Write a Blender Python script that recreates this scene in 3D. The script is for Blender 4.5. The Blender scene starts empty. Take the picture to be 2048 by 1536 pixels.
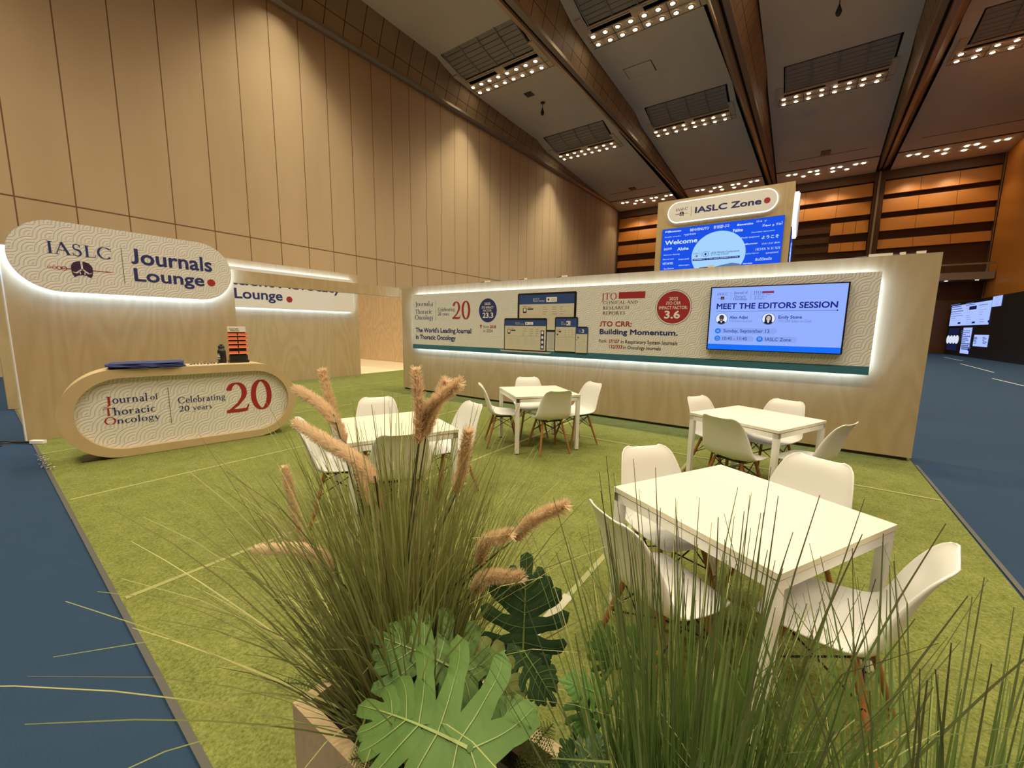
import bpy, bmesh, math, random
import numpy as np
from mathutils import Vector, Matrix, Euler
S = bpy.context.scene
COL = S.collection
R = math.radians
# ------------------------------------------------------------------ camera
H = 1.57
FPX = 805.79
YAW, PITCH, ROLL = R(-34.575), R(7.920), R(0.833)
fw = Vector((math.sin(YAW)*math.cos(PITCH), math.cos(YAW)*math.cos(PITCH), -math.sin(PITCH)))
r0 = Vector((math.cos(YAW), -math.sin(YAW), 0)); u0 = r0.cross(fw)
rt = r0*math.cos(ROLL)+u0*math.sin(ROLL); up = -r0*math.sin(ROLL)+u0*math.cos(ROLL)
cd = bpy.data.cameras.new('camera'); cam = bpy.data.objects.new('camera', cd); COL.objects.link(cam)
cd.sensor_width = 36; cd.lens = FPX/2048*36; cd.clip_start = 0.02; cd.clip_end = 300
M = Matrix((rt, up, -fw)).transposed().to_4x4(); M.translation = (0, 0, H); cam.matrix_world = M
S.camera = cam
def ray(x, y): return fw+rt*((x-1024)/FPX)-up*((y-768)/FPX)
def onz(x, y, z):
    d = ray(x, y); p = d*((z-H)/d.z); return Vector((p.x, p.y, z))
def onx(x, y, c):
    d = ray(x, y); p = d*(c/d.x); return Vector((c, p.y, p.z+H))
def ony(x, y, c):
    d = ray(x, y); p = d*(c/d.y); return Vector((p.x, c, p.z+H))
# ------------------------------------------------------------------ world, exposure
S.view_settings.view_transform = 'Standard'; S.view_settings.look = 'None'
S.view_settings.exposure = 0.0; S.view_settings.gamma = 1.0; S.view_settings.use_curve_mapping = False
W = bpy.data.worlds.new('hall_air'); S.world = W; W.use_nodes = True
W.node_tree.nodes['Background'].inputs[0].default_value = (1, .9, .75, 1)
W.node_tree.nodes['Background'].inputs[1].default_value = 0.02
S.cycles.max_bounces = 6; S.cycles.diffuse_bounces = 4; S.cycles.glossy_bounces = 2
S.cycles.sample_clamp_indirect = 4.0; S.cycles.caustics_reflective = False; S.cycles.caustics_refractive = False
# ------------------------------------------------------------------ hall lamps
WARM = (1.0, .865, .60)
SPOT_W = 1060
ROWS = (-13.2, -2.0, 9.2, 20.4, 31.5)
BAYS = (-17.0, -9.35, -1.75, 5.7)          # x of the first lamp of each bay
LZ = 15.45
def spot(x, y, z, power, size=84, blend=.75, rad=.12, col=WARM, aim=None):
    l = bpy.data.lights.new('hall_lamp', 'SPOT'); l.energy = power; l.color = col
    l.spot_size = R(size); l.spot_blend = blend; l.shadow_soft_size = rad
    o = bpy.data.objects.new('hall_lamp', l); o.location = (x, y, z); COL.objects.link(o)
    if aim is not None:
        o.rotation_euler = (Vector(aim)-Vector((x, y, z))).to_track_quat('-Z', 'Y').to_euler()
    return o
for y in ROWS:
    for b, x in enumerate(BAYS):
        spot(x+.25, y, LZ, 640, 84, .7)
        for k in (1.6, 2.95, 4.2): spot(x+k, y, LZ, SPOT_W, 95 if b == 0 and k < 2 else 120 if b == 0 and k < 3 else 150, 1.0)
for b in range(4):
    for k in (1.2, 3.6):
        spot(BAYS[b]+k, 46.3, 14.9, 300, 120, .6, .15, (1, .8, .5))
# ------------------------------------------------------------------ materials
def c4(c): return (c[0], c[1], c[2], 1)
def mat(name, col=(.8,.8,.8), rough=.5, metal=0, emit=None, es=0, spec=.5, trans=0):
    m = bpy.data.materials.new(name); m.use_nodes = True; b = m.node_tree.nodes['Principled BSDF']
    b.inputs['Base Color'].default_value = c4(col); b.inputs['Roughness'].default_value = rough
    b.inputs['Metallic'].default_value = metal; b.inputs['Specular IOR Level'].default_value = spec
    if emit: b.inputs['Emission Color'].default_value = c4(emit); b.inputs['Emission Strength'].default_value = es
    if trans: b.inputs['Transmission Weight'].default_value = trans
    return m
def glow(name, col, s):
    m = bpy.data.materials.new(name); m.use_nodes = True; nt = m.node_tree; nt.nodes.clear()
    e = nt.nodes.new('ShaderNodeEmission'); e.inputs[0].default_value = c4(col); e.inputs[1].default_value = s
    o = nt.nodes.new('ShaderNodeOutputMaterial'); nt.links.new(e.outputs[0], o.inputs[0]); return m
class NT:
    """small helper to chain nodes"""
    def __init__(s, m): s.m = m; s.t = m.node_tree; s.b = s.t.nodes['Principled BSDF']
    def n(s, k, **kw):
        x = s.t.nodes.new(k)
        for a, v in kw.items(): setattr(x, a, v)
        return x
    def l(s, a, b): s.t.links.new(a, b)
    def val(s, sock, v):
        if isinstance(v, (int, float)): sock.default_value = v
        else: s.l(v, sock)
    def ma(s, op, a, b=None, c=None):
        x = s.n('ShaderNodeMath', operation=op); s.val(x.inputs[0], a)
        if b is not None: s.val(x.inputs[1], b)
        if c is not None: s.val(x.inputs[2], c)
        return x.outputs[0]
    def coords(s, kind='Object', scale=(1,1,1), rot=(0,0,0)):
        tc = s.n('ShaderNodeTexCoord'); mp = s.n('ShaderNodeMapping')
        mp.inputs['Scale'].default_value = scale; mp.inputs['Rotation'].default_value = rot
        s.l(tc.outputs[kind], mp.inputs[0]); return mp.outputs[0]
    def noise(s, vec, scale, detail=3, rough=.5, dist=0):
        x = s.n('ShaderNodeTexNoise'); x.inputs['Scale'].default_value = scale; x.inputs['Detail'].default_value = detail
        x.inputs['Roughness'].default_value = rough; x.inputs['Distortion'].default_value = dist; s.l(vec, x.inputs['Vector']); return x.outputs['Fac']
    def ramp(s, fac, stops):
        x = s.n('ShaderNodeValToRGB'); e = x.color_ramp.elements
        while len(e) < len(stops): e.new(.5)
        for i, (p, c) in enumerate(stops): e[i].position = p; e[i].color = c4(c)
        s.val(x.inputs[0], fac); return x.outputs[0]
    def mix(s, f, a, b, mode='MIX'):
        x = s.n('ShaderNodeMix', data_type='RGBA', blend_type=mode); s.val(x.inputs[0], f)
        for i, v in ((6, a), (7, b)):
            if isinstance(v, tuple): x.inputs[i].default_value = c4(v)
            else: s.l(v, x.inputs[i])
        return x.outputs[2]
    def bump(s, h, strength=.3, dist=.01):
        x = s.n('ShaderNodeBump'); x.inputs['Strength'].default_value = strength; x.inputs['Distance'].default_value = dist
        s.l(h, x.inputs['Height']); s.l(x.outputs[0], s.b.inputs['Normal'])
    def col(s, c): s.l(c, s.b.inputs['Base Color'])
def wood(name, light, dark, scale, rough=.45, fig=.6, k=13):
    m = mat(name, light, rough, spec=.3); t = NT(m)
    v = t.coords('Object', scale)
    n1 = t.noise(v, 1.0, 2, .45, .4)
    rings = t.ma('SINE', t.ma('MULTIPLY', n1, k*6.28))
    rings = t.ma('MULTIPLY_ADD', rings, .5, .5)
    v2 = t.coords('Object', tuple(a*14 for a in scale)); n2 = t.noise(v2, 1.0, 3, .6)
    f = t.ma('ADD', t.ma('MULTIPLY', rings, fig*.5), t.ma('MULTIPLY', n2, .55))
    t.col(t.ramp(f, [(.15, light), (.95, dark)])); return m
ply = wood('birch_ply', (.51,.40,.235), (.40,.30,.16), (1.5,1.5,.30), .42, .55, 11)
plyh = wood('birch_ply_edge', (.60,.475,.28), (.50,.38,.205), (.5,.5,3), .45, .4)
plyl = wood('pale_ply', (.78,.62,.42), (.62,.44,.26), (1.3,1.3,.35), .45, .7)
orange = wood('orange_veneer', (.58,.22,.04), (.46,.155,.022), (.25,.25,2.5), .4, .3)
darkwood = wood('dark_wood', (.12,.05,.018), (.07,.028,.01), (.3,.3,2), .5, .3)
legwood = wood('chair_leg_wood', (.36,.17,.065), (.26,.11,.035), (14,14,1.5), .4, .3)
white_paint = mat('white_paint', (.80,.80,.77), .35)
white_top = mat('white_laminate', (.74,.71,.58), .45)
shellm = mat('white_plastic', (.80,.80,.78), .32)
black = mat('black_metal', (.012,.012,.013), .4)
blackp = mat('black_plastic', (.01,.01,.012), .35)
navy = mat('navy_print', (.017,.029,.175), .5)
red = mat('red_print', (.36,.022,.03), .5)
grey = mat('grey_print', (.16,.13,.12), .5)
dark = mat('dark_print', (.05,.04,.05), .5)
whitep = mat('white_print', (.85,.85,.83), .5)
teal = mat('teal_band', (.035,.16,.24), .5)
bluep = mat('blue_print', (.025,.07,.26), .5)
pale = mat('page_print', (.66,.62,.52), .5)
silver = mat('silver_print', (.5,.5,.5), .4)
purple = mat('purple_print', (.045,.01,.06), .5)
steel = mat('brushed_steel', (.45,.42,.38), .3, .9)
led = glow('led_strip_light', (.52,.74,1.15), 24.0)
ledt = glow('led_rim_light', (.85,.93,1.0), 2.2)
def patterned(name, base=(.81,.81,.80), line=(.62,.62,.61)):
    m = mat(name, base, .55, spec=.25); t = NT(m); a = .175
    tc = t.n('ShaderNodeTexCoord'); sp = t.n('ShaderNodeSeparateXYZ'); t.l(tc.outputs['Object'], sp.inputs[0])
    gx = t.ma('DIVIDE', sp.outputs[0], a); gy = t.ma('DIVIDE', sp.outputs[1], a)
    ix, iy = t.ma('FLOOR', gx), t.ma('FLOOR', gy)
    fx, fy = t.ma('SUBTRACT', gx, ix), t.ma('SUBTRACT', gy, iy)
    fx = t.ma('SUBTRACT', 1.0, fx)
    d1 = t.ma('SQRT', t.ma('ADD', t.ma('MULTIPLY', fx, fx), t.ma('MULTIPLY', fy, fy)))
    ax, ay = t.ma('SUBTRACT', 1.0, fx), t.ma('SUBTRACT', 1.0, fy)
    d2 = t.ma('SQRT', t.ma('ADD', t.ma('MULTIPLY', ax, ax), t.ma('MULTIPLY', ay, ay)))
    sel = t.ma('LESS_THAN', d1, 1.0)
    d = t.ma('ADD', t.ma('MULTIPLY', d1, sel), t.ma('MULTIPLY', d2, t.ma('SUBTRACT', 1.0, sel)))
    w = t.ma('ABSOLUTE', t.ma('SUBTRACT', t.ma('FRACT', t.ma('MULTIPLY', d, 5.0)), .5))   # 0 on a line
    g = t.n('ShaderNodeMapRange', interpolation_type='SMOOTHSTEP'); g.inputs[1].default_value = .05; g.inputs[2].default_value = .2
    t.l(w, g.inputs[0])
    t.col(t.mix(g.outputs[0], line, base)); t.bump(g.outputs[0], .6, .006); return m
pattern = patterned('wave_pattern_panel')
signwhite = mat('sign_white', (.80,.80,.81), .5)
def carpet(name, c1, c2, sc=260, bump=.6):
    m = mat(name, c1, .95, spec=.1); t = NT(m); v = t.coords('Object')
    n = t.noise(v, sc, 2, .7); n2 = t.noise(v, 5.0, 4, .7)
    f = t.ma('ADD', t.ma('MULTIPLY', n, .7), t.ma('MULTIPLY', n2, .3))
    t.col(t.ramp(f, [(.3, c1), (.7, c2)])); t.bump(n, bump, .006); return m
green = carpet('green_turf', (.075,.098,.02), (.245,.262,.08), 75)
blue = carpet('blue_carpet', (.022,.046,.090), (.029,.057,.110), 150, .3)
cream = carpet('cream_carpet', (.66,.54,.36), (.74,.62,.44), 90, .2)
# hall wall: fabric panels 1.2 m wide with dark joints
def hallwall():
    m = mat('beige_panel_wall', (.60,.46,.31), .8, spec=.15); t = NT(m)
    tc = t.n('ShaderNodeTexCoord'); sp = t.n('ShaderNodeSeparateXYZ'); t.l(tc.outputs['Object'], sp.inputs[0])
    fy = t.ma('FRACT', t.ma('DIVIDE', t.ma('SUBTRACT', sp.outputs[1], 10.17), 1.195))
    j = t.ma('LESS_THAN', t.ma('ABSOLUTE', t.ma('SUBTRACT', fy, .5)), .487)
    jz = t.ma('GREATER_THAN', t.ma('ABSOLUTE', t.ma('SUBTRACT', sp.outputs[2], 5.0)), .022)
    k = t.ma('MULTIPLY', j, jz)
    n = t.noise(t.coords('Object', (1,.5,.12)), .9, 3, .6)
    c = t.ramp(n, [(.25, (.48,.36,.225)), (.75, (.55,.42,.27))])
    t.col(t.mix(k, (.17,.10,.05), c)); t.bump(k, .5, .02); return m
beige = hallwall()
def gridwood():
    m = mat('brown_tile_band', (.2,.12,.06), .5, spec=.3); t = NT(m)
    tc = t.n('ShaderNodeTexCoord'); sp = t.n('ShaderNodeSeparateXYZ'); t.l(tc.outputs['Object'], sp.inputs[0])
    a = t.ma('LESS_THAN', t.ma('ABSOLUTE', t.ma('SUBTRACT', t.ma('FRACT', t.ma('DIVIDE', sp.outputs[1], .93)), .5)), .478)
    zz = t.ma('SUBTRACT', sp.outputs[2], t.ma('MULTIPLY', sp.outputs[1], .012))
    b = t.ma('GREATER_THAN', t.ma('ABSOLUTE', t.ma('SUBTRACT', zz, 14.85)), .014)
    n = t.noise(t.coords('Object', (.6,.5,.8)), 1.0, 2)
    c = t.ramp(n, [(.3, (.26,.18,.10)), (.7, (.34,.24,.135))])
    t.col(t.mix(t.ma('MULTIPLY', a, b), (.06,.03,.015), c)); return m
tile = gridwood()
trimm = mat('bronze_trim', (.38,.29,.19), .35, .5)
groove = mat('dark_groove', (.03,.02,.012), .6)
def ceilm():
    m = mat('ceiling_paint', (.44,.37,.27), .8, spec=.1); t = NT(m)
    n = t.noise(t.coords('Object', (.4,.25,1)), 1.0, 4, .6)
    t.col(t.ramp(n, [(.3, (.66,.60,.47)), (.7, (.72,.66,.52))])); return m
ceilp = ceilm()
lampglow = glow('lamp_glow', (1, .86, .6), 30)
lampdim = glow('lamp_glow_soft', (1, .82, .5), 7)
fixm = mat('fixture_beige', (.66,.52,.34), .6)
grille = mat('grille_grey', (.30,.28,.235), .5)
tapem = mat('clear_tape', (.09,.09,.085), .5, spec=.25)
tapeg = mat('seam_tape', (.29,.30,.11), .4)
tapes = mat('silver_tape', (.42,.41,.30), .3)
tapew = mat('white_tape', (.6,.62,.64), .4)
# ------------------------------------------------------------------ mesh helper
class MB:
    def __init__(s): s.v = []; s.f = []; s.m = []; s.mats = []; s.sm = []
    def mi(s, m):
        if m not in s.mats: s.mats.append(m)
        return s.mats.index(m)
    def add(s, vs, fs, m, smooth=False):
        b = len(s.v); s.v += [tuple(v) for v in vs]; i = s.mi(m)
        for f in fs: s.f.append([b+k for k in f]); s.m.append(i); s.sm.append(smooth)
        return s
    def box(s, lo, hi, m):
        x0,y0,z0 = lo; x1,y1,z1 = hi
        return s.add([(x0,y0,z0),(x1,y0,z0),(x1,y1,z0),(x0,y1,z0),(x0,y0,z1),(x1,y0,z1),(x1,y1,z1),(x0,y1,z1)],
            [(3,2,1,0),(4,5,6,7),(0,1,5,4),(1,2,6,5),(2,3,7,6),(3,0,4,7)], m)
    def quad(s, a, b, c, d, m): return s.add([a,b,c,d], [(0,1,2,3)], m)
    def prism(s, poly, z0, z1, m, ms=None):
        n = len(poly); vs = [(x,y,z0) for x,y in poly]+[(x,y,z1) for x,y in poly]
        s.add(vs, [tuple(range(n-1,-1,-1)), tuple(range(n,2*n))], m)
        return s.add(vs, [(i,(i+1)%n,n+(i+1)%n,n+i) for i in range(n)], ms or m)
    def flat(s, poly, z, m):
        return s.add([(x,y,z) for x,y in poly], [tuple(range(len(poly)))], m)
    def rect(s, x0, y0, x1, y1, z, m): return s.flat([(x0,y0),(x1,y0),(x1,y1),(x0,y1)], z, m)
    def ell(s, cx, cy, rx, ry, z, m, n=40):
        return s.flat([(cx+rx*math.cos(2*math.pi*i/n), cy+ry*math.sin(2*math.pi*i/n)) for i in range(n)], z, m)
    def tube(s, pts, rad, m, n=8, cap=True):
        pts = [Vector(p) for p in pts]; rr = rad if isinstance(rad,(list,tuple)) else [rad]*len(pts); vs = []
        for i, p in enumerate(pts):
            t = (pts[min(i+1,len(pts)-1)]-pts[max(i-1,0)]).normalized()
            a = t.cross(Vector((0,0,1))); a = a.normalized() if a.length > 1e-3 else Vector((1,0,0)); b = t.cross(a)
            vs += [p+(a*math.cos(2*math.pi*k/n)+b*math.sin(2*math.pi*k/n))*rr[i] for k in range(n)]
        fs = [(i*n+k, i*n+(k+1)%n, (i+1)*n+(k+1)%n, (i+1)*n+k) for i in range(len(pts)-1) for k in range(n)]
        s.add(vs, fs, m, True)
        if cap: s.add(vs[:n], [tuple(range(n))], m); s.add(vs[-n:], [tuple(range(n-1,-1,-1))], m)
        return s
    def lathe(s, prof, m, n=20, c=(0,0,0)):
        vs = [(c[0]+r*math.cos(2*math.pi*k/n), c[1]+r*math.sin(2*math.pi*k/n), c[2]+z) for r,z in prof for k in range(n)]
        return s.add(vs, [(i*n+k,i*n+(k+1)%n,(i+1)*n+(k+1)%n,(i+1)*n+k) for i in range(len(prof)-1) for k in range(n)], m, True)
    def build(s, name, parent=None, kind=None, label=None):
        me = bpy.data.meshes.new(name); me.from_pydata(s.v, [], s.f); me.update()
        for m in s.mats: me.materials.append(m)
        me.polygons.foreach_set('material_index', s.m); me.polygons.foreach_set('use_smooth', s.sm)
        o = bpy.data.objects.new(name, me); COL.objects.link(o)
        if parent: o.parent = parent
        if kind: o['kind'] = kind
        if label: o['label'] = label
        return o
def tag(o, label, cat, group=None, kind=None):
    o['label'] = label; o['category'] = cat
    if group: o['group'] = group
    if kind: o['kind'] = kind
    return o
def empty(name, loc=(0,0,0), rot=(0,0,0)):
    o = bpy.data.objects.new(name, None); o.empty_display_size = .1; o.location = loc; o.rotation_euler = rot; COL.objects.link(o); return o
def thing(name, label, cat, loc=(0,0,0), rot=(0,0,0), group=None): return tag(empty(name, loc, rot), label, cat, group)
def dup(o, loc=None, rz=None, label=None, group=None):
    c = o.copy(); COL.objects.link(c)
    if loc is not None: c.location = loc
    if rz is not None: c.rotation_euler = (0,0,rz)
    if label: c['label'] = label
    if group: c['group'] = group
    for ch in o.children:
        k = ch.copy(); COL.objects.link(k); k.parent = c
        for g in ch.children:
            q = g.copy(); COL.objects.link(q); q.parent = k
    return c
# ------------------------------------------------------------------ lettering
_fc = {}
def glyphs(s, bold):
    """built-in sans letters as one flat mesh: (verts, faces)"""
    key = (s, bold)
    if key in _fc: return _fc[key]
    c = bpy.data.curves.new('letters','FONT'); c.body = s; c.size = 1; c.resolution_u = 3
    o = bpy.data.objects.new('letters', c); COL.objects.link(o)
    dg = bpy.context.evaluated_depsgraph_get(); dg.update()
    me = bpy.data.meshes.new_from_object(o.evaluated_get(dg))
    V = [(v.co.x, v.co.y) for v in me.vertices]; F = [tuple(p.vertices) for p in me.polygons]
    bpy.data.objects.remove(o); bpy.data.curves.remove(c); bpy.data.meshes.remove(me)
    # let the J stand on the base line
    par = list(range(len(V)))
    def find(a):
        while par[a] != a: par[a] = par[par[a]]; a = par[a]
        return a
    for f in F:
        for k in f[1:]: par[find(k)] = find(f[0])
    isl = {}
    for i in range(len(V)): isl.setdefault(find(i), []).append(i)
    for ids in isl.values():
        ys = [V[i][1] for i in ids]
        if 'J' in s and min(ys) < -.06 and max(ys) > .6:
            k = max(ys)/(max(ys)-min(ys)); lo = min(ys)
            for i in ids: V[i] = (V[i][0], (V[i][1]-lo)*k)
    V = [(x, y, 0) for x, y in V]
    if bold:
        d = .021*bold; VV = []; FF = []
        for a in range(8):
            dx, dy = d*math.cos(a*math.pi/4), d*math.sin(a*math.pi/4); b = len(VV)
            VV += [(x+dx, y+dy, a*.00012) for x, y, _ in V]; FF += [tuple(b+k for k in f) for f in F]
        V, F = VV, FF
    _fc[key] = (V, F); return V, F
T_, t_ = .145, .045
def _st(P, pts, ws=None, T=T_, t=t_):
    """quad strip along pts; width follows the direction like a broad pen unless given"""
    n = len(pts); L = []
    for i in range(n):
        ax, ay = pts[max(i-1,0)]; bx, by = pts[min(i+1,n-1)]
        dx, dy = bx-ax, by-ay; l = math.hypot(dx, dy) or 1; dx /= l; dy /= l
        w = ws[i] if ws else t+(T-t)*abs(dy)**1.4
        L.append(((pts[i][0]-dy*w/2, pts[i][1]+dx*w/2), (pts[i][0]+dy*w/2, pts[i][1]-dx*w/2)))
    for i in range(n-1): P.append([L[i][0], L[i][1], L[i+1][1], L[i+1][0]])
def _arc(P, cx, cy, rx, ry, a0, a1, n=22, T=T_, t=t_, ws=None):
    pts = [(cx+(rx-T/2)*math.cos(R(a0+(a1-a0)*i/n)), cy+(ry-t/2)*math.sin(R(a0+(a1-a0)*i/n))) for i in range(n+1)]
    _st(P, pts, ws and [ws(i/n) for i in range(n+1)], T, t)
def _r(P, x0, y0, x1, y1): P.append([(x0,y0),(x1,y0),(x1,y1),(x0,y1)])
def _stem(P, x, y0, y1, top=1, bot=1, w=T_):
    _r(P, x-w/2, y0, x+w/2, y1); h = .038
    if bot: _r(P, x-w/2-.075, y0, x+w/2+.075, y0+h)
    if top == 1: _r(P, x-w/2-.075, y1-h, x+w/2+.075, y1)
    if top == 2: P.append([(x-w/2-.085, y1-.09), (x-w/2, y1-.11), (x-w/2, y1), (x-w/2+.01, y1)])
def serif(ch):
    P = []; a = .5; tt = .13
    if ch == 'I': _stem(P,.2,0,1); a = .4
    elif ch == 'A': _st(P,[(.08,.02),(.40,1)],[.055]*2); _st(P,[(.38,1.02),(.74,.02)],[.15]*2); _r(P,.2,.34,.62,.38); _r(P,-.02,0,.2,.038); _r(P,.6,0,.88,.038); a = .86
    elif ch == 'S': 
        _arc(P,.30,.755,.23,.255,35,270,16,.1,.045,lambda f:.05+.10*max(0,f-.3)); _arc(P,.30,.26,.25,.285,90,-150,16,.1,.045,lambda f:.12*(1-f)+.04)
        _r(P,.45,.72,.49,.98); _r(P,.06,.02,.10,.28); a = .62
    elif ch == 'L': _stem(P,.2,0,1); _r(P,.2,0,.66,.045); P.append([(.62,0),(.66,0),(.70,.26),(.67,.26)]); a = .7
    elif ch == 'C': _arc(P,.5,.5,.46,.52,42,318,26); _r(P,.83,.66,.865,.98); a = .93
    elif ch == 'J': _stem(P,.24,.05,1,1,0); _st(P,[(.24,.06),(.23,-.08),(.16,-.22),(.05,-.30),(-.08,-.30)],[.145,.13,.085,.05,.10]); a = .42
    elif ch == 'T': _stem(P,.4,0,1,0,1); _r(P,.02,.955,.78,1); P.append([(.02,1),(.05,.76),(.075,.76),(.08,1)]); P.append([(.78,1),(.75,.76),(.725,.76),(.72,1)]); a = .8
    elif ch == 'O': _arc(P,.5,.5,.48,.525,0,360,36); a = 1.02
    elif ch == 'D': _stem(P,.2,0,1); _arc(P,.25,.5,.62,.5,90,-90,22); _r(P,.2,.955,.3,1); _r(P,.2,0,.3,.045); a = .93
    elif ch == 'N': _stem(P,.16,0,1,1,1,.05); _stem(P,.76,0,1,1,0,.05); _st(P,[(.14,1),(.77,0)],[.15]*2); a = .95
    elif ch in 'RP':
        _stem(P,.2,0,1); _arc(P,.25,.745,.34,.255,90,-90,18); _r(P,.2,.955,.3,1); _r(P,.2,.49,.3,.535); a = .62
        if ch == 'R': _st(P,[(.36,.5),(.72,.0)],[.14,.13]); _r(P,.62,0,.84,.038); a = .8
    elif ch == 'E': _stem(P,.2,0,1); _r(P,.2,.955,.6,1); _r(P,.2,.49,.5,.53); _r(P,.2,0,.64,.045); _r(P,.575,.78,.605,1); _r(P,.485,.4,.51,.62); P.append([(.61,0),(.64,0),(.68,.24),(.65,.24)]); a = .7
    elif ch == 'H': _stem(P,.2,0,1); _stem(P,.76,0,1); _r(P,.2,.49,.76,.535); a = .96
    elif ch == '2':
        _arc(P,.33,.67,.29,.33,165,-38,24,.15,.05); e = (.33+(.29-.075)*math.cos(R(-38)), .67+.305*math.sin(R(-38)))
        _st(P,[e,(.36,.28),(.06,.03)],[.12,.085,.075]); _st(P,[(.03,.05),(.18,.062),(.40,.052),(.58,.07)],[.09,.115,.115,.10]); P.append([(.53,.03),(.60,.02),(.665,.24),(.63,.24)]); a = .72
    elif ch == '0': _arc(P,.34,.49,.32,.51,0,360,36,.155,.05); a = .72
    elif ch == 'o': _arc(P,.29,.31,.28,.335,0,360,28,tt); a = .6
    elif ch == 'u': _stem(P,.14,.16,.62,2,0,tt); _arc(P,.305,.2,.23,.215,180,290,10,tt); _stem(P,.50,0,.62,2,0,tt); _r(P,.5,0,.63,.035); a = .66
    elif ch == 'r': _stem(P,.15,0,.62,2,1,tt); _st(P,[(.2,.46),(.28,.57),(.36,.6),(.42,.56)],[.05,.06,.1,.11]); a = .47
    elif ch in 'nh':
        _stem(P,.15,0,1.08 if ch=='h' else .62,2,1,tt); _arc(P,.33,.38,.24,.255,175,0,14,tt); _stem(P,.505,0,.4,0,1,tt); a = .68
    elif ch == 'a': _arc(P,.24,.44,.21,.2,150,0,14,tt); _stem(P,.385,.04,.45,0,0,tt); _r(P,.36,0,.52,.05); _arc(P,.25,.18,.2,.19,60,330,18,tt); a = .54
    elif ch == 'l': _stem(P,.15,0,1.08,2,1,tt); a = .32
    elif ch == 'f': _stem(P,.16,0,.85,0,1,tt); _arc(P,.33,.85,.24,.24,180,45,12,tt); _r(P,.02,.57,.36,.61); a = .4
    elif ch == 'c': _arc(P,.28,.31,.26,.335,45,315,20,tt); a = .5
    elif ch == 'i': _stem(P,.15,0,.62,2,1,tt); _arc(P,.15,.86,.085,.085,0,360,12,.09,.09); a = .32
    elif ch == 'g': _arc(P,.26,.42,.22,.22,0,360,22,.11); _arc(P,.27,-.13,.26,.18,0,360,22,.07,.06); _st(P,[(.14,.25),(.08,.14),(.2,.06),(.42,.02)],[.05,.06,.08,.09]); _r(P,.4,.56,.54,.62); a = .55
    elif ch == 'y': _st(P,[(.1,.6),(.31,.02)],[.125]*2); _st(P,[(.50,.6),(.27,-.1),(.17,-.27),(.06,-.28)],[.045,.05,.06,.09]); _r(P,0,.585,.22,.62); _r(P,.4,.585,.6,.62); a = .58
    elif ch == 'e': _arc(P,.28,.31,.26,.335,5,318,24,tt); _r(P,.08,.31,.50,.35); a = .54
    elif ch == 'b': _stem(P,.14,0,1.08,2,0,tt); _arc(P,.30,.31,.26,.335,140,-140,22,tt); a = .6
    elif ch == 't': _stem(P,.17,.1,.78,0,0,tt); _r(P,.03,.57,.36,.61); _arc(P,.28,.16,.175,.17,180,300,10,tt); a = .38
    elif ch == 's': _arc(P,.22,.465,.16,.17,35,270,12,.09,.045,lambda f:.05+.07*f); _arc(P,.22,.165,.17,.18,90,-150,12,.09,.045,lambda f:.11*(1-f)+.04); a = .43
    else: a = .35
    return P, a
def serif_text(s):
    V = []; F = []; x = 0; k_ = 0
    for ch in s:
        P, a = serif(ch)
        for q in P:
            b = len(V); V += [(x+px, py, (k_ % 9)*.00009) for px, py in q]; k_ += 1; F.append((b,b+1,b+2,b+3))
        x += a+.035
    return V, F
def text(mb, s, style, m, u0, u1, v0, v1, z):
    """letters stretched into the box u0..u1, v0..v1 of the panel, z metres off its face"""
    V, F = serif_text(s) if style == 'S' else glyphs(s, {'B':1.0,'M':.5,'R':0,'X':1.35}[style])
    if not V: return
    xs = [p[0] for p in V]; ys = [p[1] for p in V]; ax, bx, ay, by = min(xs), max(xs), min(ys), max(ys)
    kx, ky = (u1-u0)/(bx-ax), (v1-v0)/(by-ay)
    mb.add([(u0+(x-ax)*kx, v0+(y-ay)*ky, z+dz) for x, y, dz in V], F, m)
def lungs(mb, cx, cy, k, z, mr=None):
    """emblem: dark chest shape with a pale airway, laid over a thin rapier"""
    mr = mr or red
    for x0,x1,h in ((-1.9,2.2,.045),): mb.rect(cx+x0*k, cy-h*k, cx+x1*k, cy+h*k, z, mr)
    mb.flat([(cx+2.2*k,cy-.09*k),(cx+3.0*k,cy),(cx+2.2*k,cy+.09*k)], z, mr)
    for i in range(4):
        a = cx-(1.55+.42*i)*k; q = .26*k*(1-.12*i); n = 14
        for j in range(n):
            t0, t1 = 2*math.pi*j/n, 2*math.pi*(j+1)/n
            mb.flat([(a+q*.72*math.cos(t0),cy+q*.72*math.sin(t0)),(a+q*math.cos(t0),cy+q*math.sin(t0)),(a+q*math.cos(t1),cy+q*math.sin(t1)),(a+q*.72*math.cos(t1),cy+q*.72*math.sin(t1))], z, mr)
    o = [(-.98,0),(-.95,.45),(-.7,.85),(-.3,1.03),(.3,1.03),(.7,.85),(.95,.45),(.98,0),(.92,-.55),(.75,-.98),(.35,-.72),(0,-.66),(-.35,-.72),(-.75,-.98),(-.92,-.55)]
    mb.flat([(cx+x*k,cy+y*k) for x,y in o], z+.0006, purple)
    w = .09
    for p in ([(-w,1.0),(w,1.0),(w,.0),(-w,.0)],[(-w,.1),(w,.1),(.62,-.4),(.5,-.52)],[(-w,.1),(w,.1),(-.5,-.52),(-.62,-.4)],[(.55,-.42),(.85,-.28),(.83,-.4),(.6,-.5)],[(-.55,-.42),(-.85,-.28),(-.83,-.4),(-.6,-.5)],[(.2,-.18),(.3,-.2),(.22,-.62),(.14,-.6)],[(-.2,-.18),(-.3,-.2),(-.22,-.62),(-.14,-.6)]):
        mb.flat([(cx+x*k,cy+y*k) for x,y in p], z+.0012, pattern)
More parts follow.
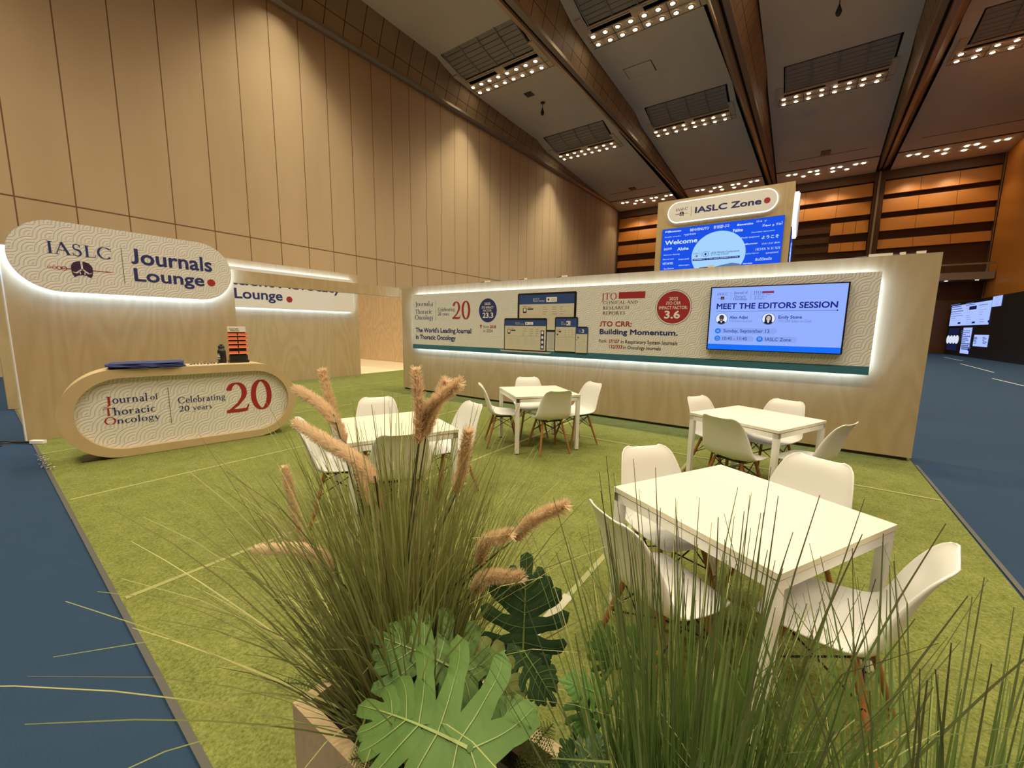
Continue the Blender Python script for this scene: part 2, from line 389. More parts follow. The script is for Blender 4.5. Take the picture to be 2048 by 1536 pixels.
def stadium(u0, u1, v0, v1, n=18, rad=None):
    r = rad or (v1-v0)/2; P = []
    for cx, cy, a in ((u1-r,v1-r,90),(u1-r,v0+r,0),(u0+r,v0+r,-90),(u0+r,v1-r,180)):
        for i in range(n+1):
            t = R(a-90*i/n); P.append((cx+r*math.cos(t), cy+r*math.sin(t)))
    return P[::-1]
def ledloop(mb, poly, z0, z1, m):
    n = len(poly)
    mb.add([(x,y,z0) for x,y in poly]+[(x,y,z1) for x,y in poly], [(i,(i+1)%n,n+(i+1)%n,n+i) for i in range(n)], m)
# ------------------------------------------------------------------ hall shell
def lin(y, y0, a, y1, b): return a+(b-a)*(y-y0)/(y1-y0)
def zt(y): return lin(y, 9, 14.12, 46, 15.3)         # underside of crown trim and beams
def zc(y): return lin(y, 19, 15.8, 45, 15.4)         # coffer ceiling
YF, YB, XL, XR = -16.0, 48.0, -18.15, 12.05
def struct(name, mb): return mb.build(name, None, 'structure')
struct('floor', MB().box((XL-.2,YF-.2,-.2),(XR+.2,YB+.2,0),blue))
struct('wall_left', MB().box((XL-.3,YF,0),(XL,YB,16.6),beige))
struct('wall_front', MB().box((XL,YF-.3,0),(XR,YF,16.6),darkwood))
struct('wall_back', MB().box((XL,YB,0),(XR,YB+.3,16.6),darkwood))
mb = MB().box((XR,YF,0),(XR+.3,YB,16.6),orange)
mb.box((XR-.12,24,4.6),(XR,39,5.6),darkwood); mb.box((XR-.10,30,6.4),(XR,39.6,10.5),darkwood); struct('wall_right', mb)
def loft(lines, ys, m, mb=None, smooth=False):
    """lines: functions y -> (x,z), joined side by side along y"""
    mb = mb or MB(); n = len(lines); vs = []
    for y in ys: vs += [(f(y)[0], y, f(y)[1]) for f in lines]
    mb.add(vs, [(i*n+k,i*n+k+1,(i+1)*n+k+1,(i+1)*n+k) for i in range(len(ys)-1) for k in range(n-1)], m, smooth); return mb
YS = [YF, 5, 20, 33, 44.2, YB]
def line(x0, x1, dz, top=False):  # x at y=20 and y=45
    return lambda y: (lin(y,20,x0,45,x1), (zc(y) if top else zt(y))+dz)
# crown trim and slanted tile band along the beige wall
mb = loft([lambda y:(XL,zt(y)), lambda y:(XL+.22,zt(y)-.02), lambda y:(XL+.34,zt(y)+.08), lambda y:(XL+.30,zt(y)+.24)], YS, trimm)
loft([lambda y:(XL+.30,zt(y)+.24), line(-17.35,-17.9,.3,True)], YS, tile, mb); struct('trim_1', mb)
BEAMS = [((-10.85,-10.75),(-10.25,-10.45),(-9.9,-10.2),(-11.7,-11.4)), ((-3.85,-3.2),(-3.2,-2.6),(-2.52,-2.48),(-4.6,-3.5)), ((3.45,4.6),(4.15,5.1),(4.9,5.45),(3.1,4.42))]
for i, (a, b, r_, l_) in enumerate(BEAMS):   # left/right edge of the underside, ceiling line right/left of the beam
    f = lambda t, dz: line(a[0]+(b[0]-a[0])*t, a[1]+(b[1]-a[1])*t, dz)
    mb = loft([f(0,.12), f(.02,.02), f(.34,-.02), f(.4,.06)], YS, trimm)
    loft([f(.4,.06), f(.44,.14), f(.52,.14), f(.56,.06)], YS, groove, mb)
    loft([f(.56,.06), f(.62,-.02), f(.97,.02), f(1,.16)], YS, trimm, mb)
    loft([f(1,.16), line(r_[0],r_[1],.3,True)], YS, tile, mb)
    loft([line(l_[0],l_[1],.3,True), f(0,.12)], YS, tile, mb)
    struct('trim_%d'%(i+2), mb)
# coffer ceilings: each bay rises a little towards the far lamp bank
SEG = [(-14.4-6,-1.9-1.2), (-1.5,7.9), (9.7,17.4), (20.85,28.3), (31.95,44.2)]
CE = [((-17.4,-17.95),(-11.7,-11.4)), ((-9.9,-10.2),(-4.6,-3.5)), ((-2.52,-2.48),(3.1,4.42)), ((4.9,5.45),(XR,XR))]
mb = MB()
for bi, (a, b) in enumerate(CE):
    xa = lambda y: lin(y,20,a[0],45,a[1]); xb = lambda y: lin(y,20,b[0],45,b[1])
    prev = None
    for k, (y0, y1) in enumerate(SEG):
        z0, z1 = zc(y0), zc(y1)+(.28 if k < 4 else 0)
        if k == 0: y0 = YF
        mb.quad((xa(y0),y0,z0),(xb(y0),y0,z0),(xb(y1),y1,z1),(xa(y1),y1,z1), ceilp)
        if prev:  # recess over the lamp bank
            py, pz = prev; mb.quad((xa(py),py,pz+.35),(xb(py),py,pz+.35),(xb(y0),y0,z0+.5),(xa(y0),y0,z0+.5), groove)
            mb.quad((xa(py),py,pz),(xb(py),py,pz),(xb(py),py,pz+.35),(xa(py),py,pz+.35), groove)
            mb.quad((xa(y0),y0,z0),(xb(y0),y0,z0),(xb(y0),y0,z0+.5),(xa(y0),y0,z0+.5), ceilp)
            for q0, q1 in ((lambda y: xa(y), lambda y: BAYS[bi]+.02), (lambda y: BAYS[bi]+4.85, lambda y: xb(y))):
                if q1(py) > q0(py)+.02:
                    mb.quad((q0(py),py,pz),(q1(py),py,pz),(q1(y0-1.9),y0-1.9,z0+.02),(q0(y0-1.9),y0-1.9,z0+.02), ceilp); mb.quad((q0(y0-1.9),y0-1.9,z0+.02),(q1(y0-1.9),y0-1.9,z0+.02),(q1(y0),y0,z0),(q0(y0),y0,z0), ceilp)
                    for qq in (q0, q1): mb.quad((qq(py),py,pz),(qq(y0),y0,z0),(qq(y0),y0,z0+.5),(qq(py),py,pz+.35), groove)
        prev = (y1, z1)
    # strip in front of the back wall, a shadow gap before it
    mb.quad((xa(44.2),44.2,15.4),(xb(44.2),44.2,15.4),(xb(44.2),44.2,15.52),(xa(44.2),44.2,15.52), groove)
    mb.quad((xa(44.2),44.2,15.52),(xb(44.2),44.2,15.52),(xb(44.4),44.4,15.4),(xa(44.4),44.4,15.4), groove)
    mb.quad((xa(44.4),44.4,15.4),(xb(44.4),44.4,15.4),(xb(YB),YB,15.23),(xa(YB),YB,15.23), ceilp)
mb.box((XL-.3,YF,16.6),(XR+.3,YB+.3,16.8),groove)
struct('ceiling', mb)
for i, b in enumerate(CE):   # slot in the ceiling near the far end of each bay
    x0, x1 = lin(43,20,b[0][0],45,b[0][1])+.9, lin(43,20,b[1][0],45,b[1][1])-.9
    struct('trim_%d'%(5+i), MB().box((x0,42.0,zc(42)-.012),(x1,42.06,zc(42)+.01),groove))
# --- back wall: posts and leaning veneer bands
posts = [(-18.15,-17.95),(-11.1,-10.5),(-3.2,-2.6),(4.62,5.28),(11.93,12.05)]
k = 9
for a, b in posts:
    mb = MB().box((a,YB-.35,0),(b,YB,15.2),darkwood); mb.box((a+(b-a)*.3,YB-.45,0),(a+(b-a)*.5,YB-.34,15.2),trimm); struct('trim_%d'%k, mb); k += 1
bands = [(14.4,13.28),(12.92,11.8),(11.38,10.28),(9.6,8.8)]
for (a, b) in ((-17.95,-11.15),(-10.45,-3.25),(-2.55,4.56),(5.32,11.93)):
    for j, (z1, z0) in enumerate(bands):
        x0 = 1.95 if (a == -2.55 and j > 1) else a
        mb = MB().add([(x0,YB-.30,z0),(b,YB-.30,z0),(b,YB-.08,z1),(x0,YB-.08,z1),(x0,YB-.04,z0),(b,YB-.04,z0)], [(0,1,2,3),(0,4,5,1)], orange)
        for q in range(1, 3): xx = x0+(b-x0)*q/3; mb.add([(xx,YB-.305,z0),(xx+.03,YB-.305,z0),(xx+.03,YB-.085,z1),(xx,YB-.085,z1)], [(0,1,2,3)], darkwood)
        struct('trim_%d'%k, mb); k += 1
mb = MB()
for j in range(6): mb.box((-.6,YB-.12,6.3+j*.85),(1.9,YB-.02,6.3+j*.85+.5),darkwood)
struct('trim_%d'%k, mb); k += 1
mb = MB().box((XL,YB-.2,14.5),(XR,YB,15.23),darkwood); struct('trim_%d'%k, mb); k += 1
# balcony at the right end of the back wall
bal = thing('balcony', 'pale balcony front high on the back wall right of the long display wall', 'balcony', (9.2,46,5.75))
MB().box((-3.4,-.1,0),(2.8,1.95,.55),mat('balcony_front',(.32,.24,.17),.6)).build('front', bal)
MB().box((-3.4,-.12,1.1),(2.75,-.04,1.22),trimm).box((2.3,-.12,.55),(2.4,-.04,1.1),trimm).build('rail', bal)
for i, (px, py) in enumerate(((1893,561),(1955,559))):
    p = ony(px, py, 46.4); l = MB().ell(0,0,.10,.10,0,glow('balcony_lamp_%d'%i,(1,.95,.85),14),16).build('downlight')
    l.location = (p.x, 46.5, 5.735); l.rotation_euler = (math.pi,0,0)
    tag(l, ['small white spotlight under the balcony, next to the display wall edge','small white spotlight under the balcony, nearer the orange side wall'][i], 'ceiling light')
# ------------------------------------------------------------------ ceiling lamp banks
def make_bank():
    t = thing('ceiling_light_bank', '', 'ceiling light')
    mb = MB().box((-.35,-.45,0),(5.0,.62,.06),fixm); mb.box((-.35,-1.65,0),(-.05,-.45,.06),fixm); mb.box((4.7,-1.65,0),(5.0,-.45,.06),fixm); mb.box((2.0,-.95,0),(2.55,-.45,.06),fixm)
    for x in (-.2,1.0,2.24,3.48,4.72): mb.box((x-.012,-.42,-.006),(x+.012,.62,0),groove)
    mb.box((-.35,.06,-.006),(5.0,.085,0),groove); mb.box((-.35,.6,-.006),(5.0,.63,0),groove); mb.build('lamp_panel', t)
    g = MB()
    for k in range(7):
        a0, a1 = k/7, (k+.86)/7
        yz = lambda a: (-3.0+1.95*a, .38*(1-a)**2+.02)
        (y0,z0),(y1,z1) = yz(a0), yz(a1)
        g.add([(.15,y0,z0),(4.75,y0,z0),(4.75,y1,z1),(.15,y1,z1),(.15,y0,z0+.04),(4.75,y0,z0+.04),(4.75,y1,z1+.04),(.15,y1,z1+.04)],[(3,2,1,0),(4,5,6,7),(0,1,5,4),(1,2,6,5),(2,3,7,6),(3,0,4,7)],grille)
    for k in range(4):
        if k < 4: g.box((-.05 if k<2 else 2.55, -.98+.13*(k%2)*1.0, .0),(2.0 if k<2 else 4.7, -.90+.13*(k%2), .04), fixm)
    g.build('louvre', t)
    for x in (.12,1.28,2.45,3.6,4.72):
        MB().tube([(x,-3.05,.38),(x,-2.5,.20),(x,-1.9,.07),(x,-1.1,-.01)],.035,grille,6).build('rib', t)
    lm = []
    for j in range(2):
        for i in range(8):
            m = MB().ell(0,0,.10,.10,0,lampglow,16); m.add([(.19*math.cos(a*math.pi/8),.19*math.sin(a*math.pi/8),.0) for a in range(16)]+[(.10*math.cos(a*math.pi/8),.10*math.sin(a*math.pi/8),.005) for a in range(16)],[(a,(a+1)%16,16+(a+1)%16,16+a) for a in range(16)],fixm)
            if not lm: o = m.build('lamp', t); lm.append(o)
            else: o = lm[0].copy(); COL.objects.link(o); o.parent = t
            o.location = (i*.62, .38 if j else -.27, -.02); o.rotation_euler = (math.pi,0,0)
    return t
lab = {(3,0):'lamp bank in the bay beside the beige wall, nearer of the two',(3,1):'lamp bank at the top edge, one bay right of the beige wall bay',(3,2):'lamp bank above the frame over the third bay',(3,3):'lamp bank above the frame over the rightmost bay',
       (4,0):'lamp bank in the bay beside the beige wall, farther of the two',(4,1):'farther lamp bank in the second bay, above the small tower',(4,2):'lamp bank in the third bay over the tower right edge',(4,3):'lamp bank at the upper right corner in the rightmost bay'}
first = None
for r_ in (3, 4):
    for b in range(4):
        y = ROWS[r_]
        if first is None: o = first = make_bank()
        else: o = dup(first)
        o.location = (BAYS[b]-.0, y, zc(y)-.03); o['label'] = lab[(r_,b)]; o['group'] = 'lamp banks in the coffered ceiling'
# small downlights in the strip before the back wall
dl = None
offs = [(.3,0),(.8,0),(1.4,1),(1.85,0),(2.35,0),(2.4,1),(3.4,0),(3.45,1),(3.9,0),(4.4,1),(4.9,0),(5.4,0)]
for b, x0 in enumerate((-17.0,-9.4,-1.9,5.9)):
    for dx, s in offs:
        if dl is None: o = dl = MB().ell(0,0,.12,.12,0,lampglow,14).build('downlight')
        else: o = dl.copy(); COL.objects.link(o)
        o.location = (x0+dx, 46.0 if s else 45.2, (15.312 if s else 15.35)-.012); o.rotation_euler = (math.pi,0,0)
        tag(o, 'small round downlight near the back wall, '+['in the bay beside the beige wall','in the second bay behind the tower top','in the third bay right of the tower','in the bay at the right end'][b], 'ceiling light', 'downlights of bay %s'%['one','two','three','four'][b])
# vents, hatch, pendants
def ceiling_box(name, label, cat, x, y, sx, sy, m, edge=None):
    mb = MB().box((-sx/2,-sy/2,-.03),(sx/2,sy/2,.02),m)
    if edge: mb.box((-sx/2-.04,-sy/2-.04,-.012),(sx/2+.04,sy/2+.04,.02),edge)
    o = mb.build(name); o.location = (x,y,ceil_z(x,y)); return tag(o, label, cat)
def ceil_z(x, y):
    for k, (y0, y1) in enumerate(SEG):
        if y0 <= y <= y1: return lin(y, y0, zc(y0), y1, zc(y1)+(.28 if k < 4 else 0))
    return zc(y)
ceiling_box('air_vent','square black ceiling vent beside the beige wall bay lamps','vent',-14.65,22.65,.5,.5,black,ceilp)
ceiling_box('air_vent','black ceiling vent at the far end of the first bay','vent',-14.4,41.5,.62,.7,black)
ceiling_box('air_vent','black ceiling vent in the third bay near the back','vent',.82,41.4,.6,.9,black)
ceiling_box('ceiling_plate','pale rectangular plate on the ceiling of the third bay','ceiling plate',-.38,33.9,.72,.9,mat('pale_plate',(.6,.56,.5),.6))
ceiling_box('ceiling_hatch','rectangular access hatch with dark outline in the second bay ceiling','hatch',-8.3,24.05,1.45,1.0,ceilp,groove)
for x, y, lb in ((-14.45,23.95,'small dark pendant sensor hanging by the first bay vent'),(.37,23.8,'small dark pendant sensor hanging at the top edge in the third bay')):
    z = ceil_z(x,y); o = thing('pendant_sensor', lb, 'sensor', (x,y,z))
    MB().lathe([(0,0),(.13,0),(.13,-.06),(0,-.06)],black,14).build('mount', o)
    MB().lathe([(.015,-.05),(.02,-.3),(.09,-.5),(.12,-.62),(.08,-.74),(0,-.8)],black,14).build('body', o)
# ------------------------------------------------------------------ LED wall at the right
XW = 10.3
lw = thing('led_wall', 'tall black video wall showing white web pages beside the orange wall', 'video wall', (XW,36,0))
MB().box((0,-11,0),(.5,11.3,4.0),black).build('screen_body', lw)
lwhite = glow('led_page',(.36,.47,1.0),1.15); lnavy = glow('led_navy',(.01,.012,.05),1); ltext = glow('led_text',(.12,.16,.4),.8); lcream = glow('led_cream',(.7,.75,.9),1)
def lrect(mb, px0, py0, px1, py1, m, d=.01):
    a, b = onx(px0,py0,XW-d), onx(px1,py1,XW-d); y0, y1, z0, z1 = a.y-36, b.y-36, a.z, b.z
    mb.add([(-d,y0,z0),(-d,y1,z0),(-d,y1,z1),(-d,y0,z1)], [(0,3,2,1) if y0>y1 else (0,1,2,3)], m)
mb = MB(); lrect(mb,1898,652,1985,600,lwhite); lrect(mb,1983,614,2006,590,lwhite); lrect(mb,1919,706,1945,655,lwhite); lrect(mb,1945,692,1978,670,lwhite); lrect(mb,1892,699,1919,656,lnavy); mb.build('web_pages', lw)
mb = MB(); random.seed(5)
for (x0,y0,x1,y1,n) in ((1902,607,1930,648,9),(1932,604,1954,648,12),(1958,602,1981,646,9),(1922,660,1943,700,11),(1947,673,1962,688,5),(1965,673,1977,689,5),(1990,594,2003,610,4)):
    for q in range(n):
        yy = y0+(y1-y0)*(q+.5)/n; w = (x1-x0)*random.uniform(.3,.9); lrect(mb,x0,yy+.7,x0+w,yy-.7,ltext,.014)
for q in ((1938,620,1954,611),(1915,648,1921,644),(1943,647,1950,643),(1975,645,1983,640),(1935,702,1941,697)): lrect(mb,q[0],q[1],q[2],q[3],lnavy,.016)
mb.build('lettering', lw)
mb = MB()
for q in range(4):
    a = onx(1896+5.8*q, 679, XW-.014); mb.add([(-.014,a.y-36+.42*math.cos(t*math.pi/10),a.z+.33*math.sin(t*math.pi/10)) for t in range(20)],[tuple(range(20))],lcream)
mb.build('portraits', lw)
# tape marks on the blue floor
def strip(name, a, b, w, m, label, cat, group=None, z=.004, kind=None):
    a, b = Vector((a[0],a[1],0)), Vector((b[0],b[1],0)); d = (b-a).normalized(); n = Vector((-d.y,d.x,0))*w/2
    mb = MB(); p = [a-n,b-n,b+n,a+n]; mb.prism([(q.x,q.y) for q in p], z-.003, z, m); o = mb.build(name); return tag(o, label, cat, group)
for i, (a, b) in enumerate((((1888,714.5),(1926,722)),((1921,727.5),(1988,745)),((1985,757),(2048,772)),((1943,710),(1990,720)))):
    strip('floor_tape', onz(*a,0), onz(*b,0), .06, tapew, 'white tape line on the blue floor, '+['nearest the display wall edge','in the middle of the aisle','at the right picture edge','closest to the video wall'][i], 'tape')
# ------------------------------------------------------------------ booth floor
gy = lambda x: .42-(x+1.6)*.0377
gt = MB(); gt.prism([(-11.5,gy(-11.5)),(1.2,gy(1.2)),(1.27,3.47),(1.34,6.62),(1.42,10.2),(-11.5,10.2)],0,.008,green)
tag(gt.build('carpet'), 'bright green turf carpet covering the whole booth floor', 'carpet')
ct = MB().prism([(-17.4,7.8),(-11.51,7.8),(-11.51,10.22),(-9,10.22),(-9,11.75),(-17.4,11.75)],0,.006,cream); tag(ct.build('carpet'), 'cream carpet seen through the gap under the header beam', 'carpet')
# tape along the turf edges and over the roll seams
strip('edge_tape',(-11.4,gy(-11.4)-.012),(-4.6,gy(-4.6)-.012),.03,tapem,'clear tape along the turf front edge beside the counter','tape',None,.010)
strip('edge_tape',(-4.6,gy(-4.6)-.012),(-1.1,gy(-1.1)-.012),.026,tapem,'clear tape along the turf front edge near the planter','tape',None,.010)
strip('edge_tape',(1.24,.5),(1.30,3.4),.025,tapem,'clear tape along the right turf edge nearest the camera','tape',None,.010)
strip('edge_tape',(1.30,3.4),(1.36,6.6),.03,tapem,'clear tape along the right turf edge by the display wall','tape',None,.010)
for i, x in enumerate((-9.38,-7.2,-5.12,-3.0)):
    strip('seam_tape',(x,gy(x)+.02),(x+.06,10.0),.035,tapeg,'pale seam line on the turf, '+['behind the counter wall','just left of the counter base','passing the right end of the counter','running under the plumed grass'][i],'tape',None,.011)
strip('seam_tape',(-.98,.6),(-.95,2.0),.06,tapes,'silver seam tape on the turf between plumed grass and nearest chair','tape',None,.0115)
strip('seam_tape',(-.95,2.0),(-.89,5.3),.035,tapeg,'pale seam line on the turf under the right hand tables','tape',None,.011)
strip('seam_tape',(-2.95,5.33),(1.3,5.31),.035,tapeg,'pale seam line on the turf parallel to the long display wall','tape',None,.0125)
# scuffs of crumpled foil tape at the left edge
mb = MB(); random.seed(3)
for i in range(60):
    x = -7.2+random.random()*.9; y = gy(x)-.02+random.uniform(-.03,.05); r_ = random.uniform(.008,.022); z = .012+random.random()*.008
    mb.add([(x,y,z),(x+r_*2,y+random.uniform(-r_,r_),z+random.uniform(0,.008)),(x+r_,y+r_,z+random.uniform(0,.01))],[(0,1,2)],tapew)
tag(mb.build('crumpled_tape'), 'crumpled shiny tape on the turf edge left of the counter', 'tape', None, 'stuff')
# ------------------------------------------------------------------ partition walls
def panel_wall(name, lo, hi, m, label):
    o = MB().box(lo, hi, m).build(name); return tag(o, label, 'partition wall')
wl = thing('partition_wall', 'plywood partition behind the counter carrying the rounded lounge sign', 'partition wall', (-8.05,.61,0))
MB().box((-.12,0,.0095),(0,2.52,2.49),ply).build('panel', wl); MB().box((-.125,-.012,.0095),(.004,0,2.49),whitep).build('edge_strip', wl)
panel_wall('partition_wall',(-11.42,.70,.0095),(-11.31,7.84,3.13),ply,'plywood partition farther back behind the counter, with the half hidden sign')
panel_wall('partition_wall',(-17.6,11.76,.0095),(-11.0,11.85,3.1),plyl,'pale plywood partition seen through the gap below the header beam')
hb = MB().box((-8.17,3.13,2.28),(-8.05,6.745,2.50),ply).build('header_beam'); tag(hb, 'plywood header beam bridging the counter wall and the long display wall', 'beam')
lwall = MB(); lwall.box((-7.97,6.745,.05),(1.335,7.05,2.505),ply); lwall.box((-7.95,6.77,.0095),(1.3,7.03,.05),groove)
tag(lwall.build('partition_wall'), 'long plywood display wall behind the tables, holding panel and screen', 'partition wall')
for i, (x, w) in enumerate(((-5.35,.12),(-3.55,.10),(-1.1,.08),(.80,.22),(1.0,.05),(1.16,.08),(-4.4,.05))):
    o = MB().box((-w/2,-.02,0),(w/2,.02,.035),whitep).tube([(-w/2-.12,0,.01),(-w/2,0,.015)],.006,blackp,6).build('cable_joint'); o.location = (x,6.80,2.505)
    tag(o, 'small white cable joint on top of the long display wall', 'cable joint', 'cable joints on the display wall')
# ------------------------------------------------------------------ signs
A90 = R(90)
def sign_at(name, label, cat, loc, phi): return thing(name, label, cat, loc, (A90,0,phi))
# rounded lounge sign on the counter wall (panel x = world y, panel y = world z)
sg = sign_at('wall_sign','large rounded white Journals Lounge sign glowing around its rim','sign',(-7.93,0,0),A90)
u0,u1,v0,v1 = .655,3.06,1.955,2.85
MB().prism(stadium(u0,u1,v0,v1),-.03,0,pattern,signwhite).build('panel', sg)
mb = MB(); ledloop(mb, stadium(u0+.05,u1-.05,v0+.05,v1-.05), -.115,-.035, led); mb.build('light_strip', sg, None, 'cool white glowing rim')
mb = MB(); text(mb,'IASLC','S',navy,.997,1.592,2.43,2.595,.002); mb.rect(1.699,2.121,1.706,2.61,.002,grey)
text(mb,'Journals','B',navy,1.797,2.789,2.405,2.627,.002); text(mb,'Lounge','B',navy,1.812,2.665,2.107,2.352,.002); mb.build('lettering', sg)
mb = MB(); lungs(mb,1.29,2.26,.105,.002); mb.build('emblem', sg)
MB().ell(2.761,2.232,.056,.056,.002,red).build('dot', sg, None, 'red dot')
# half hidden sign further back
sp_ = sign_at('wall_sign','rectangular white Patient Advocacy Lounge sign half hidden by the header beam','sign',(-11.21,0,0),A90)
MB().box((1.6,1.98,-.03),(7.6,2.94,0),signwhite).build('panel', sp_)
mb = MB(); ledloop(mb,[(1.65,2.03),(7.55,2.03),(7.55,2.89),(1.65,2.89)],-.09,-.035,led); mb.build('light_strip', sp_, None, 'cool white glowing rim')
mb = MB(); text(mb,'Patient Advocacy','B',navy,4.05,7.18,2.44,2.77,.002); text(mb,'Lounge','B',navy,4.36,5.49,2.115,2.44,.002); mb.build('lettering', sp_)
MB().ell(5.665,2.24,.08,.08,.002,red).build('dot', sp_, None, 'red dot')
# long printed panel on the display wall (panel x = world x, panel y = world z, panel z = towards the tables)
lp = sign_at('display_panel','long patterned display panel with journal adverts on the display wall','display panel',(0,6.645,0),0)
MB().box((-7.49,1.05,-.03),(.82,2.31,0),pattern).build('panel', lp)
mb = MB(); ledloop(mb,[(-7.44,1.10),(.77,1.10),(.77,2.26),(-7.44,2.26)],-.095,-.035,led); mb.build('light_strip', lp, None, 'cool white glowing rim')
MB().box((-7.49,1.05,0),(.82,1.155,.002),teal).build('band', lp, None, 'teal band along the bottom')
Z = .003
def many(mb, L, cols, z):
    for s, st, u0, u1, v0, v1 in L:
        k, c = st.split(); text(mb, s, k, cols[c], u0, u1, v0, v1, z)
CP = dict(navy=navy, red=red, grey=grey, dark=dark, white=whitep)
mb = MB(); many(mb, [('Journal','S navy',-7.384,-6.905,2.01,2.155),('of','S navy',-6.879,-6.782,2.035,2.12),('Thoracic','S navy',-7.384,-6.835,1.865,1.975),('Oncology','S navy',-7.389,-6.781,1.70,1.845),
 ('Celebrating','S navy',-6.64,-6.123,1.90,2.0),('20 years','S navy',-6.642,-6.3,1.80,1.90),("The World's Leading Journal",'X navy',-7.381,-5.654,1.405,1.55),('in Thoracic Oncology','X navy',-7.38,-6.109,1.245,1.385),
 ('from','R grey',-5.328,-5.18,1.56,1.62),('20.8','B red',-5.152,-4.998,1.56,1.62),('in 2024','R grey',-5.323,-5.081,1.473,1.536),
 ('CLINICAL AND','S dark',-2.714,-2.121,1.992,2.046),('RESEARCH','S dark',-2.712,-2.26,1.904,1.96),('REPORTS','S dark',-2.71,-2.322,1.815,1.872),
 ('JTO CRR:','B red',-2.76,-2.199,1.618,1.707),('Building Momentum.','X navy',-2.753,-1.469,1.46,1.575),('Rank:','R dark',-2.756,-2.61,1.344,1.402),('37/107','B red',-2.581,-2.394,1.338,1.402),
 ('in Respiratory System Journals','M dark',-2.367,-1.464,1.322,1.4),('132/333','B red',-2.572,-2.341,1.249,1.312),('in Oncology Journals','M dark',-2.322,-1.708,1.232,1.305)], CP, Z)
mb.rect(-6.714,1.706,-6.709,2.164,Z,grey)
mb.flat([(-5.40,1.55),(-5.38,1.55),(-5.38,1.60),(-5.355,1.595),(-5.39,1.64),(-5.425,1.595),(-5.40,1.60)],Z,red); mb.build('lettering', lp)
mb = MB(); text(mb,'2','S',red,-6.198,-5.955,1.745,2.120,Z); mb.build('digit', lp, None, 'large dark red digit 2'); mb = MB(); text(mb,'0','S',red,-5.93,-5.684,1.742,2.128,Z); mb.build('digit', lp, None, 'large dark red digit 0')
mb = MB(); text(mb,'JTO','S',red,-2.753,-2.478,2.03,2.178,Z); mb.rect(-2.445,2.079,-2.006,2.184,Z,red); mb.build('logo', lp, None, 'dark red initials beside a solid bar')
mb = MB(); mb.ell(-5.21,1.92,.245,.255,Z,signwhite); mb.ell(-5.21,1.92,.233,.243,Z+.001,navy)
many(mb, [('2025','M white',-5.298,-5.14,2.03,2.08),('JTO IMPACT','M white',-5.372,-5.06,1.955,2.005),('FACTOR:','M white',-5.33,-5.107,1.895,1.94),('23.3','X white',-5.345,-5.068,1.765,1.878)], CP, Z+.002); mb.build('badge', lp, None, 'navy round badge')
mb = MB(); mb.ell(-1.563,1.921,.27,.27,Z,navy); mb.ell(-1.563,1.921,.264,.264,Z+.0006,signwhite); mb.ell(-1.563,1.921,.248,.248,Z+.001,red)
many(mb, [('2025','M white',-1.63,-1.50,2.03,2.078),('JTO CRR','M white',-1.675,-1.455,1.962,2.012),('IMPACT FACTOR:','M white',-1.775,-1.355,1.893,1.942),('3.6','X white',-1.69,-1.455,1.75,1.872)], CP, Z+.002); mb.build('badge', lp, None, 'dark red round badge')
# printed picture of the four devices
def page(mb, x0, y0, x1, y1, z, hd, seed, head=.1):
    random.seed(seed); w, h = x1-x0, y1-y0
    mb.rect(x0,y0,x1,y1,z,pale); mb.rect(x0,y1-hd,x1,y1,z+.0006,bluep)
    text(mb,'Journal of','S',whitep,x0+w*.26,x0+w*.38,y1-hd*.55,y1-hd*.32,z+.0012); text(mb,'Thoracic Oncology','S',whitep,x0+w*.26,x0+w*.48,y1-hd*.78,y1-hd*.55,z+.0012)
    mb.rect(x0+w*.51,y1-hd*.8,x0+w*.70,y1-hd*.3,z+.0012,whitep); mb.ell(x0+w*.55,y1-hd*.55,hd*.1,hd*.13,z+.0016,purple,12)
    for q in range(3): mb.rect(x0+w*.6,y1-hd*(.45+.12*q),x0+w*.68,y1-hd*(.42+.12*q),z+.0016,grey)
    b = y1-hd; r_ = b-y0
    mb.rect(x0+w*.07,b-r_*.34,x0+w*.14,b-r_*.14,z+.0008,dark); mb.rect(x0+w*.085,b-r_*.28,x0+w*.125,b-r_*.16,z+.0012,whitep); mb.rect(x0+w*.07,b-r_*.10,x0+w*.13,b-r_*.085,z+.0008,red)
    mb.rect(x0+w*.16,b-r_*.22,x0+w*.27,b-r_*.16,z+.0008,dark); mb.rect(x0+w*.16,b-r_*.12,x0+w*.22,b-r_*.10,z+.0008,grey)
    for c in (.45,.62,.76):
        for q in range(4):
            yy = b-r_*(.12+.085*q); mb.rect(x0+w*c,yy-r_*.012,x0+w*(c+random.uniform(.04,.1)),yy,z+.0008,grey)
    mb.rect(x0+w*.02,b-r_*.43,x1-w*.02,b-r_*.425,z+.0008,grey)
    for c in (.08,.27,.46,.64):
        for q in range(6):
            yy = b-r_*(.5+.055*q); mb.rect(x0+w*c,yy-r_*.010,x0+w*(c+random.uniform(.1,.16)),yy,z+.0008,silver)
def rr(x0,y0,x1,y1,r_): return stadium(x0,x1,y0,y1,5,r_)
dv = MB()
dv.flat([(-3.785,1.52),(-3.645,1.52),(-3.655,1.22),(-3.62,1.18),(-3.81,1.18),(-3.775,1.22)],Z,silver)
dv.flat(rr(-4.47,1.508,-3.21,2.232,.03),Z+.001,blackp); page(dv,-4.425,1.545,-3.255,2.197,Z+.002,.175,1)
dv.flat(rr(-4.785,1.128,-3.80,1.762,.03),Z+.004,blackp); page(dv,-4.765,1.15,-3.82,1.722,Z+.005,.11,2)
dv.rect(-3.93,1.17,-3.855,1.53,Z+.0075,navy)
for q in range(4): dv.ell(-3.892,1.49-.09*q,.025,.03,Z+.0082,whitep,14)
